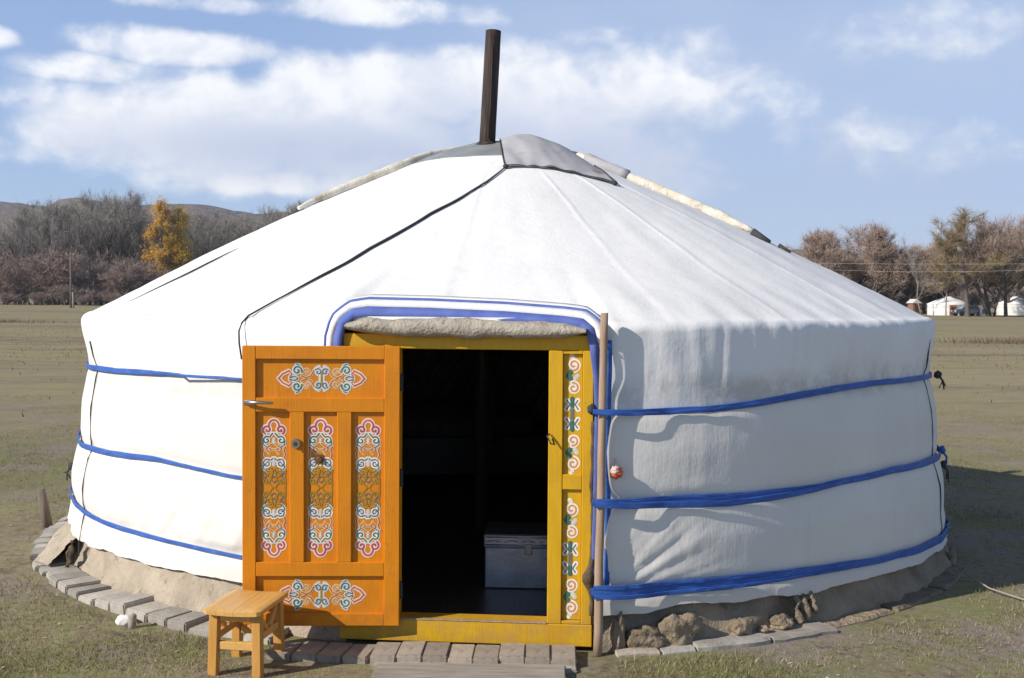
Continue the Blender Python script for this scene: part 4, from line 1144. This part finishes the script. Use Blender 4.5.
# blue bordered cloth round the door head
def surround():
    path = [(-.525, .60), (-.525, 1.30), (-.520, 1.42), (-.497, 1.500), (-.455, 1.535), (-.39, 1.545), (-.1, 1.540), (.25, 1.527), (.52, 1.508), (.605, 1.498), (.645, 1.465), (.662, 1.40), (.682, 1.25), (.690, 1.09), (.687, .8), (.683, .5), (.680, .27)]
    pts = []
    for (x0, z0), (x1, z1) in zip(path, path[1:]):
        for i in range(6): pts.append((lerp(x0, x1, i / 6), lerp(z0, z1, i / 6)))
    pts.append(path[-1])
    offs = [-.022, .020, .052, .064]
    mb = MB(); rows = []
    for i, (x, z) in enumerate(pts):
        a = pts[max(i - 2, 0)]; b_ = pts[min(i + 2, len(pts) - 1)]; d = Vector((b_[0] - a[0], b_[1] - a[1])).normalized(); nn = Vector((-d.y, d.x))
        row = []
        side = smooth(1.42, 1.30, z) * (1 if x > 0 else 0)
        for o in offs:
            xx, zz = x + nn.x * o, z + nn.y * o
            dd = DP + .014 - max(0, zz - 1.49) * .75 - side * max(0, o) * 1.6
            if side: xx = x + nn.x * (o if o < .02 else .02 + (o - .02) * .4)
            row.append(fl(xx, dd + .003 * nz(x * 9, z * 9, o * 20), zz))
        rows.append(row)
    for k, mi in ((0, 0), (1, 1), (2, 0)):
        mb.grid([[r[k], r[k + 1]] for r in rows], mi)
    # tuck back to the roof
    mb.grid([[r[3], tuple(Vector(r[3]) + NRM * -.10 + Vector((0, 0, .012)))] for r in rows if r[3][2] > 1.35], 1)
    o = mb.build('door_surround', [M['trim_blue'], M['canvas']], yurt)
    mo = o.modifiers.new('thick', 'SOLIDIFY'); mo.thickness = .006; mo.offset = 0
    # border wrapping back to the wall behind the pole, its shade painted as darker blue
    mb = MB(); rows = []
    for i in range(24):
        u = i / 23; z = lerp(.30, 1.42, u); x = .733 + .006 * nz(u * 5, 2)
        rows.append([fl(x - .016, 3.026, z), fl(x - .006, 3.022, z), fl(x + .008, 3.012, z)])
    mb.grid(rows); o = mb.build('door_surround', M['blue'], yurt); mo = o.modifiers.new('thick', 'SOLIDIFY'); mo.thickness = .006
surround()
# ragged dark felt edge between the frame and the canvas
mb = MB(); P = []; rs = []
for i in range(40):
    u = i / 39; z = lerp(.16, 1.05, u); P.append(fl(.660 + .010 * nz(u * 8, 3) - .012 * math.exp(-((z - .33) / .05) ** 2), DP + .004, z)); rs.append(.010 + .006 * nz(u * 16, 5) + .020 * math.exp(-((z - .33) / .045) ** 2))
mb.tube(P, rs, 8); mb.build('felt_edge', M['dark_felt'], yurt)
mb = MB(); mb.blob(fl(.652, DP + .02, 1.105), (.022, .02, .024), 2, .3, 2); mb.build('strap_knot', M['cord'], yurt)

# ------------------------------------------------------------------ things about the yurt
def yloc(v): return Vector(v) + Vector((CX, 0, 0))
a_, b_ = yloc(fl(.690, DP + .040, -.01)), yloc(fl(.706, DP + .034, 1.545))
mb = MB(); P = [a_.lerp(b_, i / 14) + Vector((.004 * nz(i * .4, 1), 0, 0)) for i in range(15)]
mb.tube([p - a_ for p in P], [.021 - .004 * i / 14 + .001 * nz(i, 4) for i in range(15)], 12)
o = mb.build('wooden_pole', M['pole_wood'], label='weathered wooden pole strapped upright beside the right doorpost', cat='pole'); o.location = a_
mb = MB(); c = yloc(fl(.768, 3.045, .822))
k_ = empty('cloth_knot', c, label='small red and pale cloth knot hanging beside the wooden pole', cat='knot')
mb.blob((0, 0, 0), (.026, .022, .028), 5, .5, 3); mb.build('knot', M['knot_red'], k_)
mb = MB(); mb.blob((-.010, -.012, .012), (.020, .014, .018), 6, .5, 3); mb.tube([(-.005, 0, .01), (0, .012, .035), (-.006, .03, .06)], [.008, .005, .003], 6); mb.build('tie', M['knot_pale'], k_)

def stool():
    root = empty('stool', (-1.150, -3.295, -.008), rad(-9), label='small varnished pine stool standing on the grass before the open door', cat='stool')
    w, d, zt = .127, .178, .293
    for i, (x0, x1) in enumerate(((-w, .008), (.0095, w))):
        rows = []
        nx, ny = 8, 14
        for top in (1, 0):
            for a in range(nx + 1):
                x = lerp(x0, x1, a / nx); row = []
                for c in range(ny + 1):
                    y = lerp(-d, d, c / ny)
                    cr = .020
                    ex = max(0, abs(x) - (w - cr)) / cr; ey = max(0, abs(y) - (d - cr)) / cr
                    k = 1 - math.sqrt(max(0, 1 - min(1, (ex if abs(x) > w - cr else 0)) ** 2)) if ex else 0
                    yy = y * (1 - .06 * k) if ex else y
                    sag = -.010 * (1 - (x / w) ** 2) * .6
                    z = zt + sag - .006 * max(ex, ey) ** 2 if top else zt - .024 + sag
                    row.append((x, yy, z))
                rows.append(row) if top else rows.append(row)
        t_ = rows[:nx + 1]; b2 = rows[nx + 1:]
        m_ = MB(); m_.grid([r[::-1] for r in t_], sm=True); m_.grid(b2, sm=False)
        for R1, R2 in ((t_[0], b2[0]), (b2[-1], t_[-1])): m_.grid([R1, R2], sm=False)
        m_.grid([[r[0] for r in b2], [r[0] for r in t_]], sm=False); m_.grid([[r[-1] for r in t_], [r[-1] for r in b2]], sm=False)
        m_.build('seat', M['stool'], root)
    lx, ly = .100, .128
    for sx_ in (-1, 1):
        for sy in (-1, 1):
            m_ = MB(); T = Matrix(((1, 0, -sx_ * .02, 0), (0, 1, -sy * .03, 0), (0, 0, 1, 0), (0, 0, 0, 1)))
            m_.bbox(sx_ * lx - .020, sx_ * lx + .020, sy * ly - .020, sy * ly + .020, -.01, zt - .027, .003, M=T); m_.build('leg', M['stool_leg'], root)
    for sy in (-1, 1):
        m_ = MB(); m_.bbox(-.078, .078, sy * .122 - .012, sy * .122 + .012, .105, .140, .003); m_.build('stretcher', M['stool'], root)
        m_ = MB(); m_.bbox(-.072, .072, sy * .119 - .011, sy * .119 + .011, .228, .264, .002); m_.build('apron', M['stool'], root)
    for sx_ in (-1, 1):
        m_ = MB(); m_.bbox(sx_ * .096 - .010, sx_ * .096 + .010, -.104, .104, .140, .172, .003); m_.build('stretcher', M['stool'], root)
        for sgn in (-1, 1):
            T = Matrix.Translation((sx_ * .094, sgn * .06, .212)) @ Matrix.Rotation(sgn * rad(42), 4, 'X')
            m_ = MB(); m_.bbox(-.008, .008, -.055, .055, -.011, .011, .002, M=T); m_.build('brace', M['stool'], root)
stool()

def chest():
    root = empty('chest', (.108, -1.90, .021), rad(-3), label='silver tinplate chest with embossed lid on the dark floor inside the doorway', cat='chest')
    m_ = MB(); m_.bbox(-.24, .24, -.17, .17, 0, .225, .006); m_.build('body', M['steel'], root)
    lid = MB(); lid.bbox(-.247, .247, -.177, .177, .2255, .30, .008); L_ = lid.build('lid', M['steel'], root)
    m_ = MB()
    for z in (.242, .284): m_.tube([(-.235, -.178, z), (.235, -.178, z)], .004, 6)
    for k in range(5):
        x = -.19 + k * .095; m_.tube([(x - .035, -.178, .258), (x, -.178, .270), (x + .035, -.178, .258)], .003, 6)
    m_.build('embossing', M['steel'], L_)
    m_ = MB(); m_.bbox(-.02, .02, -.184, -.176, .19, .25, .002); m_.build('hasp', M['latch'], root)
chest()
def bed():
    root = empty('bed', (-.55, 1.7, .021), rad(8), label='low bed with pale folded bedding in the dark back of the yurt', cat='bed')
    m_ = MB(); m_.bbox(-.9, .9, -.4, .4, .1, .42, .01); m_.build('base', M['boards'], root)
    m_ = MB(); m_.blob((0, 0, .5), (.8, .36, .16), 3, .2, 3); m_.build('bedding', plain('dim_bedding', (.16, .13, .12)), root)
bed()
m_ = MB(); m_.tube([(0, 0, 0), (0, 0, 2.45)], .05, 10); o = m_.build('roof_post', M['boards'], label='dark upright roof post inside the yurt behind the doorway', cat='post'); o.location = (-.20, -.55, .021)

# paving ring
GP = 'grey paving bricks round the left foot of the yurt'
def paver(th, r0, r1, w, ztop, label, group, seed, m='paver', tilt=0., roll=0., name='paving_brick', cat='brick', h=.07):
    rnd = random.Random(seed)
    m_ = MB(); random.seed(seed); L = (r1 - r0) / 2
    m_.bbox(-w / 2, w / 2, -L, L, -h, 0, .007, jit=.005, seg=2)
    o = m_.build(name, M[m], label=label, cat=cat, group=group)
    x, y, _ = wp(th, (r0 + r1) / 2, 0)
    o.location = (x + CX, y, ztop + rnd.uniform(-.006, .006)); o.rotation_euler = (tilt + rnd.uniform(-.03, .03), roll + rnd.uniform(-.03, .03), rad(th) + rnd.uniform(-.05, .05))
    return o
LP = 'grey paving brick laid in the ring round the left foot of the yurt'
i = 0; th = -21.5
while th > -112:
    w = (.142 + .035 * nz(i * .9, 2)); lab, grp = LP, GP; tl = 0; ro = .05 * nz(i * 1.7, 8); zt = .026 + .010 * nz(i * .8, 4)
    if i == 0: lab, grp = 'grey paving brick just behind the legs of the pine stool', None
    if i == 6: lab, grp, zt = 'grey paving brick raised over the white stone and short stake', None, .050
    if i == 9: lab, grp, ro = 'grey paving brick tipped up beside the dark gap in the felt skirt', None, -.12
    if i == 14: lab, grp = 'pale broad paving brick at the leftmost bulge of the ring', None
    paver(th, 3.0 + .03 * nz(i, 5), 3.19 + .05 * nz(i * 1.3, 1), w, zt, lab, grp, 100 + i, tilt=tl, roll=ro)
    th -= math.degrees((w + .012) / 3.12); i += 1
# slabs to the right of the door
for k, (t0, t1, zt, m, lab) in enumerate(((9.2, 12.8, .008, 'brick', 'short pale kerb stone directly right of the wooden pole foot'), (13.1, 16.0, .008, 'paver', 'kerb stone second to the right of the wooden pole'),
                                    (16.2, 23.2, .018, 'paver', 'long raised kerb slab with dark gaps beneath it'), (23.5, 30.5, .014, 'old_wood', 'pale weathered plank kerb lying below the torn felt'), (31, 40, .006, 'clod', 'low earth covered kerb slab in the shade beyond the torn felt'),
                                    (41, 51, .006, 'clod', 'shaded kerb slab at the right foot of the yurt'), (52, 62, .006, 'clod', 'farthest kerb slab, at the right end by the loose rope'))):
    # curved slab
    rows = []
    for q in range(13):
        tt = lerp(t0, t1, q / 12); a = []
        ro_ = 3.17 if t0 < 30 else 3.11
        for (r, z) in ((3.00, zt), (ro_, zt), (ro_ + .015, zt - .012), (ro_ + .015, -.03), (3.00, -.03)):
            a.append(Vector(wp(tt, r + .015 * nz(tt * .4, z * 10, k), z + .006 * nz(tt * .5, r * 6))) + Vector((CX, 0, .0)))
        rows.append(a)
    m_ = MB(); m_.grid(rows, closed=True, sm=False)
    n5 = len(m_.v); m_.add(rows[0], [(0, 1, 2, 3, 4)]); m_.add(rows[-1], [(4, 3, 2, 1, 0)])
    m_.build('kerb_stone', M[m], label=lab, cat='kerb stone')
# doorstep bricks
GD = 'bricks of the doorstep row'
for k in range(8):
    random.seed(300 + k); x0 = -.610 + k * .1135
    m_ = MB(); m_.bbox(0, .1125, -.11, .10, -.05, 0, .005, jit=.002, seg=2)
    lab = {0: 'brown doorstep brick at the left end of the row under the yellow threshold', 7: 'brown doorstep brick at the right end of the row under the yellow threshold'}.get(k, 'brown brick in the middle of the doorstep row under the yellow threshold')
    o = m_.build('doorstep_brick', M['brick'], label=lab, cat='brick', group=GD if 0 < k < 7 else None)
    o.location = (x0, -3.165 - .004 * k + random.uniform(-.008, .008), .030 + random.uniform(-.004, .004)); o.rotation_euler = (random.uniform(-.015, .015), random.uniform(-.015, .015), rad(-2) + random.uniform(-.01, .01))
random.seed(55)
m_ = MB(); m_.bbox(-.41, .41, -.075, .075, -.03, .0, .006, jit=.006, seg=2); o = m_.build('doorstep_plank', M['old_wood'], label='long grey weathered plank lying before the doorstep bricks', cat='plank'); o.location = (-.17, -3.43, .022); o.rotation_euler = (0.02, 0, rad(-1))
m_ = MB(); m_.bbox(-.44, .44, -.05, .05, -.05, 0, .006, jit=.008, seg=2); o = m_.build('doorstep_block', M['paver'], label='grey kerb between the doorstep bricks and the weathered plank', cat='block'); o.location = (-.15, -3.305, .004); o.rotation_euler = (0, 0, rad(-2))
for k in range(4):
    random.seed(330 + k)
    m_ = MB(); m_.bbox(0, .1125, -.10, .09, -.05, 0, .005, jit=.003, seg=2)
    o = m_.build('doorstep_brick', M['brick'], label='grey brown brick in the shade under the open door leaf', cat='brick', group='bricks in the shade under the door leaf')
    o.location = (-.728 - k * .1150, -3.150 + .014 * k, .020); o.rotation_euler = (random.uniform(-.02, .02), random.uniform(-.02, .02), rad(-10) + random.uniform(-.03, .03))

# clods and stones along the right foot
for k, (th, r, sx_, sy, sz, zc, lab) in enumerate(((9.6, 3.10, .030, .035, .085, .075, 'narrow upright clod of dry mud next to the wooden pole'), (15.2, 3.085, .100, .050, .088, .060, 'largest clod of dry mud leaning on the right foot of the yurt'),
                                           (21.4, 3.07, .070, .045, .050, .040, 'rounded mud clod on the long kerb slab'), (23.6, 3.09, .024, .02, .020, .030, 'tiny mud clod between two larger ones on the kerb'),
                                           (26.0, 3.06, .062, .045, .038, .038, 'flat pointed mud clod on the pale plank kerb'), (12.2, 3.09, .095, .045, .060, .035, 'low crumbled mud heap between the pole and the largest clod'))):
    m_ = MB(); m_.blob((0, 0, 0), (sx_, sy, sz), 20 + k, .42, 4, 1.5); o = m_.build('mud_clod', M['clod'], label=lab, cat='clod')
    x, y, _ = wp(th, r, 0); o.location = (x + CX, y, zc); o.rotation_euler = (0, 0, rad(th))
m_ = MB(); m_.blob((0, 0, 0), (.042, .035, .032), 31, .25, 3); o = m_.build('white_stone', M['white_stone'], label='white stone wedged under the raised paving brick on the left', cat='stone'); o.location = (-1.905, -2.665, .0)
m_ = MB(); m_.tube([(0, 0, -.03), (.004, 0, .06), (0, 0, .066)], [.020, .020, .010], 9); o = m_.build('short_stake', M['old_wood'], label='short pale wooden stake right beside the white stone', cat='stake'); o.location = (-1.845, -2.735, -.01)
m_ = MB(); m_.tube([(0, 0, -.05), (-.03, 0, .12), (-.055, 0, .25), (-.056, 0, .256)], [.034, .032, .028, .018], 10); o = m_.build('wooden_stake', M['stake_wood'], label='dark leaning wooden stake in the grass at the far left', cat='stake'); o.location = (-3.235, -.33, 0)
P = [(2.60, -1.78, .06), (2.66, -1.98, .02), (2.78, -2.22, .008), (2.90, -2.30, .010), (3.05, -2.33, .012), (3.2, -2.42, .008), (3.35, -2.60, .008), (3.6, -2.9, .006)]
m_ = MB(); m_.tube([(x, y, z + gz(x, y) + .012 if i else z) for i, (x, y, z) in enumerate(P)], .0045, 6); m_.build('loose_rope', plain('pale_rope', (.33, .29, .24), .9), label='thin pale rope trailing over the grass from the right foot of the yurt', cat='rope')
for k, (x, y, s, lab) in enumerate(((-12.2, 17.5, .09, 'dark dung lump lying alone in the field left of the yurt'), (9.6, 26, .22, 'dark low mound in the field right of the yurt'))):
    m_ = MB(); m_.blob((0, 0, 0), (s * 1.4, s, s * .5), 60 + k, .4, 3); o = m_.build('dung_lump' if k == 0 else 'earth_mound', M['dark_felt'], label=lab, cat='dung' if k == 0 else 'mound'); o.location = (x, y, gz(x, y) + s * .3)

# thin autumn haze in the air over the valley
mb = MB(); mb.box(-2400, 2400, -60, 1900, -40, 200)
m = bpy.data.materials.new('valley_haze'); m.use_nodes = True; nt = m.node_tree
nt.nodes.remove(nt.nodes['Principled BSDF']); pv = nt.nodes.new('ShaderNodeVolumePrincipled')
pv.inputs['Color'].default_value = (.86, .91, 1, 1); pv.inputs['Density'].default_value = .00017; pv.inputs['Anisotropy'].default_value = .2
nt.links.new(pv.outputs[0], nt.nodes['Material Output'].inputs['Volume'])
mb.build('haze', m, kind='stuff')
